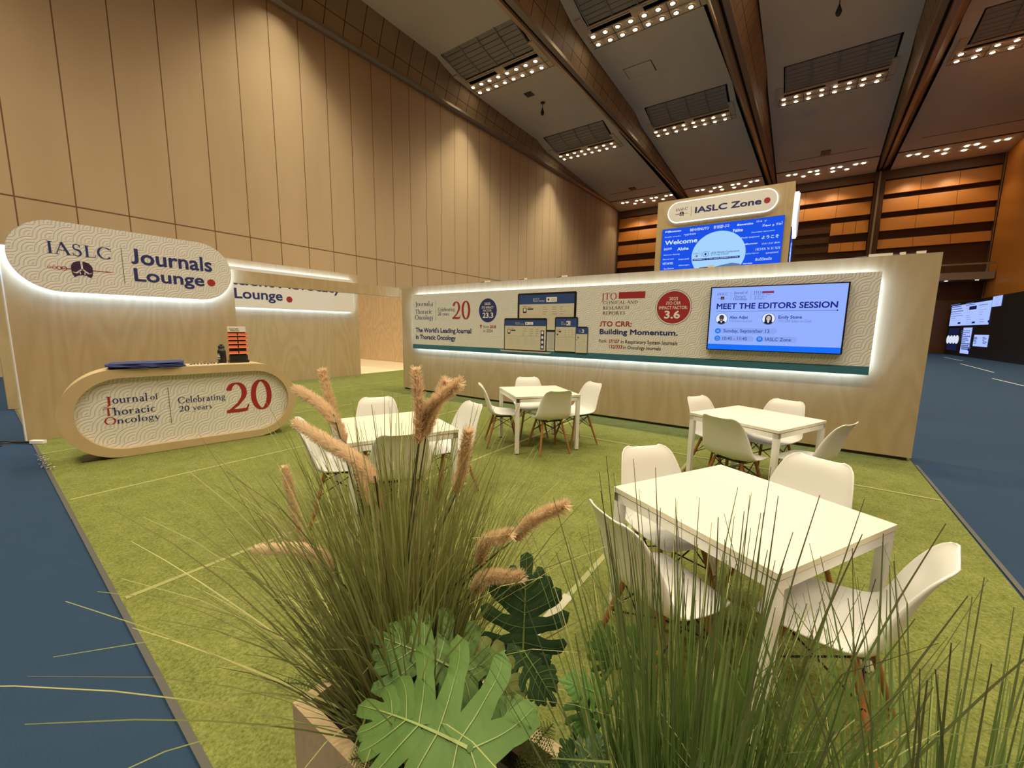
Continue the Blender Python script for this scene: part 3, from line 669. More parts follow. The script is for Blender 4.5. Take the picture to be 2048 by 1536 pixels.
dv.flat([(-4.885,1.13),(-3.694,1.125),(-3.70,1.108),(-3.75,1.096),(-4.83,1.098),(-4.88,1.112)],Z+.006,silver)
dv.flat(rr(-3.63,1.140,-3.165,1.781,.03),Z+.009,blackp); page(dv,-3.612,1.16,-3.183,1.755,Z+.010,.155,3)
dv.flat(rr(-3.203,1.135,-2.963,1.610,.03),Z+.014,blackp); page(dv,-3.193,1.147,-2.973,1.595,Z+.015,.115,4)
dv.build('printed_devices', lp, None, 'printed picture of monitor, laptop, tablet and phone')
# ------------------------------------------------------------------ wall screen
tv = sign_at('wall_screen','flat screen showing Meet the Editors Session on the display panel','screen',(0,6.545,0),0)
mb = MB(); mb.box((-1.035,1.295,-.085),(.53,2.195,-.003),blackp); mb.build('body', tv)
def g2(n, c, s=1): return glow('screen_'+n, c, s)
tvb = g2('pale_blue',(.30,.44,1.0)); tvt = g2('navy',(.012,.02,.22)); tvs = g2('slate',(.13,.19,.52)); tvband = g2('band',(.01,.16,.95)); tvpill = g2('pill',(.26,.38,.88)); tvic = g2('icon',(.02,.2,.8)); tvr = g2('red',(.25,.03,.08)); tvw = g2('white',(.75,.85,1)); skin1 = g2('skin',(.10,.055,.05)); skin2 = g2('skin_light',(.62,.45,.45)); hair = g2('hair',(.012,.012,.03)); tv2 = g2('navy_soft',(.03,.05,.32))
MB().rect(-1.018,1.308,.512,2.18,0,tvb).rect(-1.018,1.308,.512,1.382,.0008,tvband).build('display', tv)
mb = MB()
many(mb, [('IASLC','S n',-.943,-.808,2.074,2.113),('Journal of','S n',-.735,-.565,2.075,2.128),('Thoracic','S n',-.729,-.582,2.038,2.071),('Oncology','S n',-.735,-.564,1.993,2.038),('JTO','S n',-.498,-.406,2.07,2.118),('CLINICAL AND','S n',-.484,-.295,2.057,2.073),('RESEARCH','S n',-.481,-.334,2.032,2.047),('REPORTS','S n',-.479,-.358,2.006,2.021),
 ('MEET THE EDITORS SESSION','X n',-.941,.432,1.880,1.962),('Alex Adjei','B n',-.764,-.54,1.733,1.785),('JTO Editor-in-Chief','R s',-.763,-.479,1.696,1.73),('Emily Stone','B n',-.18,.078,1.733,1.787),('JTO CRR Editor-in-Chief','R s',-.179,.181,1.696,1.731),
 ], dict(n=tvt, s=tvs), .002)
mb.rect(-.941,1.847,.436,1.851,.002,tvt); mb.ell(.432,1.849,.009,.009,.002,tvt,12); mb.rect(-.771,2.003,-.768,2.118,.002,tvs); mb.rect(-.527,2.003,-.524,2.12,.002,tvs); mb.rect(-.396,2.085,-.258,2.114,.002,tvr)
lungs(mb,-.875,2.033,.024,.002,tvr)
for a, b, c, d, r_ in ((-.895,-.181,1.534,1.614,0),(-.893,-.442,1.426,1.508,0),(-.371,.05,1.428,1.506,0)): mb.flat(stadium(a,b,c,d,8),.0014,tvpill)
many(mb, [('Sunday, September 13','M d',-.825,-.269,1.538,1.599),('10:45 - 11:45','M d',-.83,-.524,1.444,1.49),('IASLC Zone','M d',-.304,-.014,1.443,1.491)], dict(d=tv2), .0026)
for x, y in ((-.899,1.572),(-.899,1.466),(-.373,1.466)):
    mb.ell(x,y,.039,.039,.0026,tvic,24); 
mb.rect(-.915,1.56,-.883,1.582,.0034,tvpill); mb.ell(-.899,1.466,.02,.02,.0034,tvpill,16); mb.ell(-.899,1.466,.014,.014,.004,tvic,16); mb.rect(-.9,1.464,-.897,1.478,.0046,tvpill); mb.ell(-.373,1.471,.017,.019,.0034,tvpill,16); mb.ell(-.373,1.471,.008,.009,.004,tvic,12)
mb.build('lettering', tv)
def portrait(cx, cy, sk, longhair):
    p = MB(); p.ell(cx,cy,.078,.08,.0026,tvt,32); p.ell(cx,cy,.073,.075,.0032,tvw,32)
    p.flat([(cx+a*.073,cy+b*.075) for a,b in ((-.72,-.69),(-.55,-.45),(-.2,-.3),(.2,-.3),(.55,-.45),(.72,-.69),(.4,-.91),(0,-1),(-.4,-.91))],.0038,hair)
    if longhair: p.ell(cx,cy+.012,.040,.046,.0044,hair,20); p.flat([(cx-.04,cy+.02),(cx+.04,cy+.02),(cx+.042,cy-.03),(cx-.042,cy-.03)],.0044,hair)
    else: p.ell(cx,cy+.02,.031,.036,.0044,hair,20)
    p.ell(cx,cy+(.006 if longhair else .008),.026,.035,.005,sk,20)
    p.rect(cx-.012,cy-.04,cx+.012,cy-.022,.0048,sk); p.flat([(cx-.014,cy-.032),(cx+.014,cy-.032),(cx,cy-.06)],.0054,tvw)
    for s in (-1,1): p.ell(cx+s*.010,cy+.012,.0035,.0025,.0058,hair,8)
    p.ell(cx,cy-.012,.009,.0035,.0058,tvw,10); return p
portrait(-.864,1.743,skin1,False).build('portrait', tv, None, 'round portrait of a person in a dark suit'); portrait(-.292,1.743,skin2,True).build('portrait', tv, None, 'round portrait of a person with dark hair')
# ------------------------------------------------------------------ tower behind the wall
tw = thing('sign_tower','plywood tower rising behind the display wall with welcome screen','tower',(-2.15,15.5,0))
MB().box((-1.83,-1.5,0),(1.84,1.5,5.67),ply).build('body', tw)
tsn = sign_at('tower_sign','rounded white sign glowing at the top of the plywood tower','sign',(0,13.93,0),0)
MB().prism(stadium(-3.62,-.70,4.97,5.55),-.025,0,signwhite).build('panel', tsn)
mb = MB(); mb.prism(stadium(-3.645,-.675,4.945,5.575),-.045,-.026,ledt); mb.build('light_strip', tsn, None, 'cool white glowing rim')
mb = MB(); text(mb,'IASLC','S',navy,-3.4,-3.05,5.30,5.385,.003); mb.rect(-2.945,5.11,-2.938,5.39,.003,grey); text(mb,'IASLC Zone','X',navy,-2.829,-1.075,5.165,5.345,.003); mb.build('lettering', tsn)
mb = MB(); lungs(mb,-3.215,5.2,.065,.003); mb.build('emblem', tsn); MB().ell(-.937,5.245,.078,.078,.003,red).build('dot', tsn, None, 'red dot')
ts = sign_at('tower_screen','blue welcome screen in many languages on the tower front','screen',(0,13.96,0),0)
tbl = g2('royal',(.012,.085,.80)); tdisc = g2('sky',(.38,.66,1.0)); twt = g2('text_white',(.72,.84,1)); tnv = g2('deep',(.015,.03,.20)); thill = g2('hill',(.12,.2,.42))
mb = MB(); mb.box((-3.78,2.4,-.03),(-.478,4.795,0),blackp); mb.rect(-3.775,2.4,-.48,4.79,.001,tbl)
mb.flat([(-2.10+.74*math.cos(i*math.pi/30),3.87+.69*math.sin(i*math.pi/30)) for i in range(60)],.002,tdisc); mb.build('display', ts)
mb = MB()
many(mb, [('Willkommen','B w',-3.705,-3.207,4.675,4.734),('BENVENUTO','M w',-2.936,-2.398,4.643,4.719),('환영합니다','M w',-2.269,-1.843,4.634,4.728),('Bienvenidos','B w',-1.635,-1.231,4.642,4.70),('Witamy','S w',-1.158,-.894,4.665,4.735),('ﻼﻬﺳ و ﻼﻫأ','M w',-1.002,-.518,4.527,4.639),('Fáilte','B w',-1.738,-1.479,4.477,4.562),('স্বাগতম','R w',-3.115,-2.763,4.503,4.579),('Sveiki atvyke','R w',-3.69,-3.2,4.515,4.56),('Welcome','B w',-3.675,-2.705,4.294,4.432),('Aloha','B w',-3.279,-2.941,4.089,4.187),('கவளை','R w',-3.697,-3.449,4.135,4.205),('Selamat datang','R w',-3.694,-3.201,3.955,4.005),('Bine ati venit','R w',-3.699,-3.366,3.831,3.871),('Dobrodošli','R w',-3.218,-2.909,3.793,3.838),('VITAJTE','M w',-3.714,-3.388,3.678,3.748),('välkomstgäst','R w',-3.218,-2.88,3.60,3.65),('Soo dhawow','R w',-3.66,-3.35,3.53,3.58),
 ('Ласкаво просимо','R w',-1.259,-.685,4.388,4.431),('ようこそ','B w',-.991,-.571,4.202,4.29),('Բարի գալուստ','M w',-1.505,-1.046,4.258,4.312),('välkommen','B w',-1.42,-1.079,4.078,4.126),('እንኳን ደህና መጡ','R w',-.971,-.533,4.045,4.09),('HOAN NGHÊNH','S w',-1.112,-.518,3.888,3.961),('ยินดีต้อนรับ','M w',-1.093,-.691,3.605,3.692),('καλωσόρισμα','R w',-1.342,-1.028,3.795,3.848),('សូមស្វាគមន៍','R w',-.849,-.547,3.769,3.836),('bem-vindo','B w',-1.40,-1.16,3.53,3.57)], dict(w=twt), .004)
many(mb, [('IASLC','S n',-2.783,-2.59,3.926,3.981),('2026 World Conference','M n',-2.295,-1.525,3.905,3.963),('on Lung Cancer','M n',-2.29,-1.789,3.843,3.894)], dict(n=tnv), .004)
mb.ell(-2.44,3.91,.085,.085,.004,tnv,24); mb.ell(-2.44,3.91,.075,.075,.0045,tdisc,24); mb.ell(-2.44,3.91,.03,.04,.005,tnv,12); mb.rect(-2.56,3.84,-2.554,4.0,.004,tnv); mb.rect(-2.342,3.84,-2.336,4.0,.004,tnv)
mb.rect(-2.80,3.728,-1.50,3.79,.004,tnv); text(mb,'SEPTEMBER 12 - 15, 2026 | SEOUL, REPUBLIC OF KOREA','M',twt,-2.77,-1.542,3.745,3.775,.005)
lungs(mb,-2.69,3.87,.028,.004,tvr)
mb.flat([(-2.6,3.30),(-2.4,3.45),(-2.2,3.5),(-2.0,3.55),(-1.7,3.60),(-1.5,3.56),(-1.42,3.5),(-1.42,3.2)],.003,thill); mb.build('lettering', ts)
# the same on the tower side
td = sign_at('tower_sign','white rounded sign edge glowing on the tower right side','sign',(-.31,0,0),A90)
MB().prism(stadium(14.2,16.8,4.62,5.5),.10,.13,signwhite).build('panel', td); mb = MB(); mb.prism(stadium(14.16,16.84,4.58,5.54),.012,.099,ledt); mb.build('light_strip', td, None, 'cool white glowing rim')
te = sign_at('tower_screen','narrow blue and white screen on the tower right side','screen',(-.31,0,0),A90)
mb = MB(); mb.box((14.15,2.4,0),(16.85,4.5,.02),blackp); mb.rect(14.18,2.42,16.82,4.48,.021,tbl); random.seed(8)
mb.flat([(15.5+.7*math.cos(i*math.pi/20),3.6+.62*math.sin(i*math.pi/20)) for i in range(40)],.022,tdisc)
for i in range(26):
    x = random.uniform(14.2,16.4); y = random.uniform(2.5,4.4); mb.rect(x,y,x+.35,y+.05,.023,twt)
mb.build('display', te)
# ------------------------------------------------------------------ counter
DP = math.atan2(1.65,.30)
dk = sign_at('reception_counter','pill shaped plywood counter with recessed patterned front and red 20','counter',(-6.30,1.10,.012),DP)
o_ = stadium(-.415,1.95,.0,1.025,24); i_ = stadium(-.285,1.85,.095,.925,24)
n = len(o_); mb = MB(); DEP = -.42
fr = [(x,y,0) for x,y in o_]; bk = [(x,y,DEP) for x,y in o_]; fi = [(x,y,0) for x,y in i_]; ri = [(x,y,-.07) for x,y in i_]
ring = lambda a, b, m: mb.add(a+b, [(i,(i+1)%n,n+(i+1)%n,n+i) for i in range(n)], m)
ring(fr, fi, plyh); ring(bk, fr, plyh); ring(fi, ri, plyh); mb.flat(o_, DEP, plyh); mb.build('body', dk)
MB().flat(i_, -.068, pattern).build('front_panel', dk)
mb = MB().box((-.05,-.004,-.46),(1.55,.02,-.03),blackp); mb.box((-.27,-.004,-.40),(-.02,.004,-.05),blackp); mb.build('base', dk)
mb = MB(); z = -.065
for s, st, a, b, c, d in [('ournal','S navy',.03,.334,.627,.726),('of','S navy',.356,.436,.636,.712),('horacic','S navy',.026,.391,.49,.583),('ncology','S navy',.045,.431,.367,.47),('Celebrating','S navy',.611,1.10,.535,.645),('20 years','S navy',.612,.945,.432,.525)]: text(mb,s,'S',navy,a,b,c,d,z)
mb.rect(.524,.312,.530,.773,z,grey); mb.build('lettering', dk)
mb = MB()
for s, a, b, c, d in (('J',-.045,.024,.59,.712),('T',-.055,.03,.492,.58),('O',-.055,.042,.388,.474)): text(mb,s,'S',red,a,b,c,d,z)
mb.build('initials', dk, None, 'dark red capital initials')
mb = MB(); text(mb,'2','S',red,1.105,1.37,.362,.772,z); mb.build('digit', dk, None, 'large dark red digit 2'); mb = MB(); text(mb,'0','S',red,1.395,1.65,.368,.788,z); mb.build('digit', dk, None, 'large dark red digit 0')
# things lying on the counter: helper in counter coordinates (along, depth) -> world
dm = Matrix.Translation((-6.30,1.10,.012)) @ Euler((A90,0,DP)).to_matrix().to_4x4()
def on_counter(u, w): p = dm @ Vector((u, 1.025, w)); return Vector((p.x, p.y, 1.0375))
random.seed(11); bagm = mat('navy_fabric',(.03,.042,.17),.85); first = None
for k in range(5):
    mb = MB(); zz = k*.0135; L, Wd = .70+random.uniform(-.04,.03), .38+random.uniform(-.03,.02); ox = random.uniform(-.02,.02)
    ou = []; N = 30
    for i in range(N):
        a = 2*math.pi*i/N; c, s = math.cos(a), math.sin(a); q = (abs(c)**6+abs(s)**6)**(-1/6)
        ou.append((ox+q*c*L/2*(1+random.uniform(-.05,.05)), q*s*Wd/2*(1+random.uniform(-.06,.06))))
    vs = [(x,y,zz+random.uniform(0,.002)) for x,y in ou]+[(x*.985,y*.97,zz+.009+random.uniform(-.003,.003)) for x,y in ou]+[(x*.5,y*.5,zz+.0125) for x,y in ou]
    fs = [(i,(i+1)%N,N+(i+1)%N,N+i) for i in range(N)]+[(N+i,N+(i+1)%N,2*N+(i+1)%N,2*N+i) for i in range(N)]+[tuple(range(2*N,3*N)),tuple(range(N-1,-1,-1))]
    o = mb.add(vs, fs, bagm, False).build('fabric_bag'); p = on_counter(.37,-.17); o.location = p; o.rotation_euler = (0,0,DP+R(-2)+random.uniform(-.03,.03))
    tag(o, 'navy blue fabric bag in the flat stack on the counter', 'bag', 'folded bags on the counter')
for k in range(11):
    o = MB().box((-.02,-.028,0),(.02,.028,.008),whitep).box((-.012,-.02,.008),(.012,.005,.018),blackp).build('badge_clip'); o.location = on_counter(.78+.036*k,-.13-random.random()*.08); o.rotation_euler = (0,0,DP+random.uniform(-.5,.5))
    tag(o, 'small white and black badge clip in the row beside the bags', 'badge clip', 'badge clips on the counter')
bt = thing('water_bottle','black water bottle with white mark on the counter beside the ribbon rack','bottle',on_counter(1.13,-.24),(0,0,DP-A90))
MB().lathe([(0,0),(.045,0),(.048,.008),(.048,.165),(.04,.185),(.034,.19)],blackp,24).build('body', bt)
MB().lathe([(.034,.19),(.034,.205)],steel,24).build('collar', bt, None, 'silver collar')
mb = MB().lathe([(.037,.203),(.037,.235),(.03,.24),(0,.24)],blackp,20); mb.box((-.045,-.012,.245),(.045,.012,.257),blackp); mb.box((-.045,-.012,.225),(-.034,.012,.25),blackp); mb.build('lid', bt)
mb = MB()
for k in range(9): a = R(-66+16*k)-A90+R(0); 
for k in range(10):
    a = -A90+R(12)+R(-40+9*k); h = .045+.02*math.sin(k*1.9)
    for (z0, z1) in ((.085,.085+h),(.06,.078)):
        p = [(.0485*math.cos(a+d*.055),.0485*math.sin(a+d*.055)) for d in (-1,1)]; mb.add([(p[0][0],p[0][1],z0),(p[1][0],p[1][1],z0),(p[1][0],p[1][1],z1),(p[0][0],p[0][1],z1-.012)],[(0,1,2,3)],whitep)
mb.build('printed_mark', bt, None, 'white printed mark')
rk = thing('ribbon_rack','tall black ribbon rack with orange pockets standing on the counter','display rack',on_counter(1.33,-.26),(0,0,DP-A90+R(180)-R(180)))
# rack local: front faces -y (towards the camera side)
rk.rotation_euler = (0,0,DP)
rk.rotation_euler = (0,0,DP)
orp = mat('orange_ribbon',(.95,.20,.09),.35)
MB().box((-.115,-.02,.0),(.115,.10,.03),blackp).box((-.105,-.0,.03),(.105,.075,.10),blackp).box((-.10,.03,.1),(.10,.07,.42),blackp).box((-.012,.0,.1),(.012,.04,.40),blackp).build('stand', rk)
pk = None
for j, zz in enumerate((.125,.205,.262,.319,.372)):
    for s in (-1,1):
        if pk is None:
            mb = MB(); mb.box((-.055,0,0),(.055,.03,.032),orp); mb.box((-.058,-.003,-.004),(.058,.0,.006),mat('clear_pocket',(.9,.45,.32),.2)); pk = mb.build('ribbon_pocket', rk)
            o = pk
        else: o = pk.copy(); COL.objects.link(o); o.parent = rk
        o.location = (s*.062, -.005, zz)
for j, zz in enumerate((.165,.247,.304,.360,.408)): pass
mb = MB().box((-.105,.02,.425),(.105,.035,.50),whitep); mb.build('header_card', rk, None, 'white header card')
mb = MB()
for s, a, b, c, d in (('Journals',-.09,.02,.455,.478),('Ribbons',-.075,.03,.432,.452)):
    V = MB(); text(V, s, 'B', dark, a, b, c, d, 0); mb.add([(x,.0195,y) for x,y,z_ in V.v], V.f, dark)
mb.build('lettering', rk)
# power lead at the foot of the partition
ad = thing('power_adapter','white power adapter with black cable at the foot of the counter partition','adapter',(-7.86,.68,.012),(0,0,R(35)))
MB().box((-.085,-.025,0),(.085,.025,.04),whitep).build('body', ad)
mb = MB().tube([(-.085,0,.02),(-.2,-.01,.012),(-.35,.02,.006),(-.42,-.08,.006),(-.3,-.14,.006),(-.45,-.2,.006),(-.8,-.2,.006),(-1.2,-.24,.006)],.008,blackp,6); mb.tube([(-.085,.01,.02),(-.22,.03,.008),(-.45,.05,.006),(-.75,-.05,.006),(-1.2,-.05,.006)],.008,blackp,6); mb.build('cable', ad)
# ------------------------------------------------------------------ tables
def make_table():
    t = thing('cafe_table','','table'); h = .43
    MB().box((-h,-h,.712),(h,h,.737),white_top).build('tabletop', t)
    mb = MB(); a = h-.004
    for lo, hi in (((-a,-a,.664),(a,-a+.03,.706)),((-a,a-.03,.664),(a,a,.706)),((-a,-a+.03,.664),(-a+.03,a-.03,.706)),((a-.03,-a+.03,.664),(a,a-.03,.706))): mb.box(lo,hi,white_paint)
    mb.box((-a+.01,-a+.01,.706),(a-.01,a-.01,.712),grey); mb.build('frame', t)
    lg = None
    for x in (-1,1):
        for y in (-1,1):
            if lg is None: lg = o = MB().box((-.022,-.022,.02),(.022,.022,.706),white_paint).box((-.018,-.018,.008),(.018,.018,.02),blackp).build('leg', t)
            else: o = lg.copy(); COL.objects.link(o); o.parent = t
            o.location = (x*(a-.022), y*(a-.022), 0)
    return t
TABLES = [((-.13,2.18),61,'white square cafe table nearest the camera, beside the tall green grass'),((-.23,4.60),65,'white square table in front of the screen end of the display wall'),((-2.76,4.62),50.5,'white square table nearest the display wall centre, under the printed laptop'),((-2.76,2.20),66,'white square table half hidden behind the plumed grass')]
T0 = None
for (x, y), a, lb in TABLES:
    o = make_table() if T0 is None else dup(T0)
    T0 = T0 or o; o.location = (x,y,.0); o.rotation_euler = (0,0,R(a)); o['label'] = lb; o['group'] = 'white cafe tables'
# ------------------------------------------------------------------ moulded chairs
def interp(xs, s):
    for (a, va), (b, vb) in zip(xs, xs[1:]):
        if s <= b:
            f = (s-a)/(b-a); f = max(0,min(1,f)); return tuple(p+(q-p)*f for p, q in zip(va, vb))
    return xs[-1][1]
PROF = [(0,(.215,.418,.15,.0)),(.03,(.205,.430,.178,.002)),(.08,(.18,.440,.198,.006)),(.18,(.10,.441,.222,.014)),(.30,(.0,.434,.234,.028)),(.40,(-.095,.432,.238,.042)),(.46,(-.150,.443,.238,.052)),(.52,(-.190,.480,.233,.058)),(.58,(-.210,.535,.225,.056)),(.70,(-.234,.63,.210,.046)),(.80,(-.256,.705,.196,.035)),(.90,(-.282,.775,.178,.022)),(.95,(-.299,.804,.164,.016)),(.98,(-.311,.819,.143,.012)),(1,(-.320,.826,.105,.01))]
def smooth_prof(s):
    a = [0]*4
    for d in (-.03,-.015,0,.015,.03):
        p = interp(PROF, min(1,max(0,s+d)))
        for i in range(4): a[i] += p[i]/5
    if s < .03 or s > .97: return interp(PROF, s)
    return a
def make_shell():
    NS, NTT = 40, 17; P = []
    ss = [i/(NS-1) for i in range(NS)]
    ss = [.5-.5*math.cos(math.pi*s)*(.55)-.5*(1-2*s)*.45 for s in ss]
    for s in ss:
        y, z, w, c = smooth_prof(s); y1, z1, _, _ = smooth_prof(min(1,s+.01)); y2, z2, _, _ = smooth_prof(max(0,s-.01))
        tx, tz = y1-y2, z1-z2; l = math.hypot(tx,tz) or 1; ny, nz = -tz/l, tx/l
        if nz < 0 and s < .3: ny, nz = -ny, -nz
        ny, nz = (tz/l, -tx/l) if (tz/l if s > .55 else -tx/l) > 0 else (-tz/l, tx/l)
        row = []
        for k in range(NTT):
            t = -1+2*k/(NTT-1); q = c*abs(t)**2.3
            row.append(Vector((w*math.sin(t*math.pi/2*.92)/math.sin(math.pi/2*.92), y+ny*q, z+nz*q)))
        P.append(row)
    mb = MB(); up_ = []; dn = []
    for i in range(NS):
        for k in range(NTT):
            a = P[min(i+1,NS-1)][k]-P[max(i-1,0)][k]; b = P[i][min(k+1,NTT-1)]-P[i][max(k-1,0)]
            nn = b.cross(-a).normalized()
            up_.append(P[i][k]); dn.append(P[i][k]-nn*.007)
    # make sure the second skin lies under the seat
    if dn[(NS//4)*NTT+NTT//2].z > up_[(NS//4)*NTT+NTT//2].z: dn = [u*2-d for u, d in zip(up_, dn)]
    N = NS*NTT; idx = lambda i,k: i*NTT+k
    fs = [(idx(i,k),idx(i,k+1),idx(i+1,k+1),idx(i+1,k)) for i in range(NS-1) for k in range(NTT-1)]
    fs2 = [tuple(N+q for q in f[::-1]) for f in fs]
    bd = [idx(0,k) for k in range(NTT)]+[idx(i,NTT-1) for i in range(1,NS)]+[idx(NS-1,k) for k in range(NTT-2,-1,-1)]+[idx(i,0) for i in range(NS-2,0,-1)]
    rim = [(bd[j],bd[j-1],N+bd[j-1],N+bd[j]) for j in range(len(bd))]
    mb.add(up_+dn, fs+fs2+rim, shellm, True); return mb
def make_chair():
    t = thing('shell_chair','','chair'); make_shell().build('seat_shell', t)
    mb = MB()
    for x in (-.105,.105): mb.box((x-.012,-.10,.400),(x+.012,.10,.424),black)
    for y in (-.09,.09): mb.box((-.105,y-.01,.402),(.105,y+.01,.414),black)
    mb.build('seat_mount', t)
    tops = [(-.125,.105,.41),(.125,.105,.41),(.125,-.105,.41),(-.125,-.105,.41)]; feet = [(-.205,.215,.010),(.205,.215,.010),(.205,-.225,.010),(-.205,-.225,.010)]
    for a, b in zip(tops, feet):
        a, b = Vector(a), Vector(b); MB().tube([b,b.lerp(a,.12),b.lerp(a,.6),a],[.0095,.0125,.015,.014],legwood,10).build('leg', t)
    mb = MB()
    for i in range(4):
        j = (i+1)%4
        for p, q in ((i,j),(j,i)):
            lo = Vector(feet[p]).lerp(Vector(tops[p]),.58); hi = Vector(tops[q]); hi.z = .392; mb.tube([lo,hi],.0042,black,6)
        b = Vector(feet[i]).lerp(Vector(tops[i]),.58); mb.tube([b-Vector((.014,0,0)),b+Vector((.014,0,0))],.008,black,6)
    mb.tube([tops[0],tops[2]],.006,black,6); mb.tube([tops[1],tops[3]],.006,black,6)
    mb.build('wire_brace', t); return t
CH = [((-.71,2.54),-42,'at the nearest table, left far side, facing the camera side'),((.20,2.92),-117,'at the nearest table, far right side, back above its far edge'),((-.55,1.51),55,'at the nearest table, left near side, seen from behind beside the plants'),((.505,1.885),167,'at the nearest table, right side, seen from the side with curved back'),
 ((-.83,4.90),-28,'at the screen end table, left far corner, closest to the display wall'),((.02,5.27),-113,'at the screen end table, far right side under the wall screen'),((-.46,3.86),66,'at the screen end table, near side, grey back towards the camera'),((.45,4.25),155,'at the screen end table, right end, back turned to the blue floor'),
 ((-3.34,4.11),42,'at the wall centre table, left side, seen in profile'),((-3.26,5.14),-45,'at the wall centre table, far side against the display wall'),((-2.24,4.26),143,'at the wall centre table, near side, grey back towards the camera'),((-2.21,5.23),-118,'at the wall centre table, right side, facing the left'),
 ((-3.51,2.61),-34,'at the half hidden table, far side, back above the table edge'),((-3.13,1.58),55,'at the half hidden table, left side beneath the long plume'),((-2.17,1.81),146,'at the half hidden table, near side, back seen through the grass'),((-2.53,3.01),-108,'at the half hidden table, right side, tall pale front view')]
C0 = None
for (x, y), a, lb in CH:
    o = make_chair() if C0 is None else dup(C0); C0 = C0 or o
    d = Vector((math.cos(R(a)), math.sin(R(a)))); o.location = (x+d.x*.30, y+d.y*.30, .004); o.rotation_euler = (0,0,R(a-90)); o['label'] = 'white moulded chair '+lb; o['group'] = 'white moulded chairs'
# ------------------------------------------------------------------ planter and plants
PZ0 = .5
pl = thing('planter_box','plywood planter trough in the foreground holding grasses and leaves','planter',(-.16,.655,.008))
mb = MB(); a, b, w = .92, .17, .035
mb.box((-a,-b,0),(a,-b+w,.492),plyh); mb.box((-a,b-w,0),(a,b,.492),plyh); mb.box((-a,-b+w,0),(-a+w,b-w,.492),plyh); mb.box((a-w,-b+w,0),(a,b-w,.492),plyh); mb.build('box', pl)
soilm = mat('dark_soil',(.02,.016,.008),.95); MB().box((-a+w,-b+w,.05),(a-w,b-w,.42),soilm).build('soil', pl)
def island(name, stops, tip=None, z0=0, z1=1, rough=.55, thin=.25):
    m = mat(name, stops[0], rough, spec=.25); t = NT(m); g = t.n('ShaderNodeNewGeometry')
    c = t.ramp(g.outputs['Random Per Island'], [(i/(len(stops)-1), s) for i, s in enumerate(stops)])
    if tip:
        tc = t.n('ShaderNodeTexCoord'); sp = t.n('ShaderNodeSeparateXYZ'); t.l(tc.outputs['Object'], sp.inputs[0])
        mr = t.n('ShaderNodeMapRange'); mr.inputs[1].default_value = z0; mr.inputs[2].default_value = z1; t.l(sp.outputs[2], mr.inputs[0]); c = t.mix(mr.outputs[0], c, tip)
    t.col(c)
    if thin:   # thin fibres let light through
        tr = t.n('ShaderNodeBsdfTranslucent'); t.l(c, tr.inputs[0]); mx = t.n('ShaderNodeMixShader'); mx.inputs[0].default_value = thin
        out = t.t.nodes['Material Output']; t.l(t.b.outputs[0], mx.inputs[1]); t.l(tr.outputs[0], mx.inputs[2]); t.l(mx.outputs[0], out.inputs[0])
    return m
olive = island('olive_blades', [(.18,.21,.07),(.30,.345,.11),(.24,.275,.09),(.42,.45,.17),(.22,.18,.08),(.33,.37,.125)])
lime = island('lime_blades', [(.48,.50,.18),(.56,.55,.24)])
gblade = island('green_blades', [(.10,.17,.045),(.20,.30,.08),(.15,.23,.06),(.28,.38,.13)], (.10,.07,.055), .44, .82)
stemm = mat('dark_stem', (.05,.055,.02), .6)
plume = island('plume_bristles', [(.92,.76,.54),(.97,.85,.64),(.88,.66,.46),(.95,.80,.58)], None, rough=.9, thin=.5)
def blade(mb, base, az, th, bend, L, w, m, seg=7, kink=None):
    p = Vector(base); ds = L/seg; L_, R_ = [], []
    side = Vector((-math.sin(az), math.cos(az), 0)); roll = random.uniform(-.7,.7)
    for i in range(seg+1):
        f = i/seg; a = th+bend*f*f
        if kink and f > kink[0]: a += kink[1]
        d = Vector((math.sin(a)*math.cos(az), math.sin(a)*math.sin(az), math.cos(a))); nrm = d.cross(side)
        s = (side*math.cos(roll)+nrm*math.sin(roll))*(w/2*(1-f**2.2)+.0006)
        L_.append(p-s); R_.append(p+s); p = p+d*ds
    n = seg+1; mb.add(L_+R_, [(i,i+1,n+i+1,n+i) for i in range(seg)], m)
def clump(mb, n, cx, cy, rad, ths, bends, Ls, w, m, azf=None, kp=.06):
    for i in range(n):
        q = rad*math.sqrt(random.random()); a0 = random.uniform(0,2*math.pi)
        az = azf() if azf else a0+random.uniform(-.5,.5)
        blade(mb, (cx+q*math.cos(a0), cy+q*math.sin(a0)*.8, -.08), az, abs(random.gauss(*ths)), random.uniform(*bends), random.uniform(*Ls), random.uniform(*w), m, 7, (random.uniform(.5,.85), random.uniform(.2,.7)) if random.random() < kp else None)
random.seed(21)
G1 = Vector((-.84,.655,PZ0)); g1 = thing('fountain_grass','tall olive fountain grass with pinkish plumes in the planter left end','ornamental grass',G1)
mb = MB()
clump(mb, 620, .02, 0, .12, (.10,.26), (.1,.75), (.42,1.0), (.0035,.0058), olive)
clump(mb, 520, .06, .02, .12, (.05,.22), (.05,.5), (.45,.9), (.0032,.0052), olive)
clump(mb, 100, 0, 0, .08, (.30,.25), (.2,.9), (.5,.95), (.002,.0035), lime)
clump(mb, 40, 0, 0, .07, (.62,.25), (.2,.8), (.5,.95), (.003,.005), olive, lambda: random.choice((math.pi,math.pi,2.6,.3,3.5))+random.uniform(-.6,.6))
clump(mb, 13, -.03, -.03, .06, (.95,.18), (.1,.6), (.55,1.0), (.004,.006), lime, lambda: math.pi+random.uniform(-.75,.7))
mb.build('blades', g1, 'stuff')
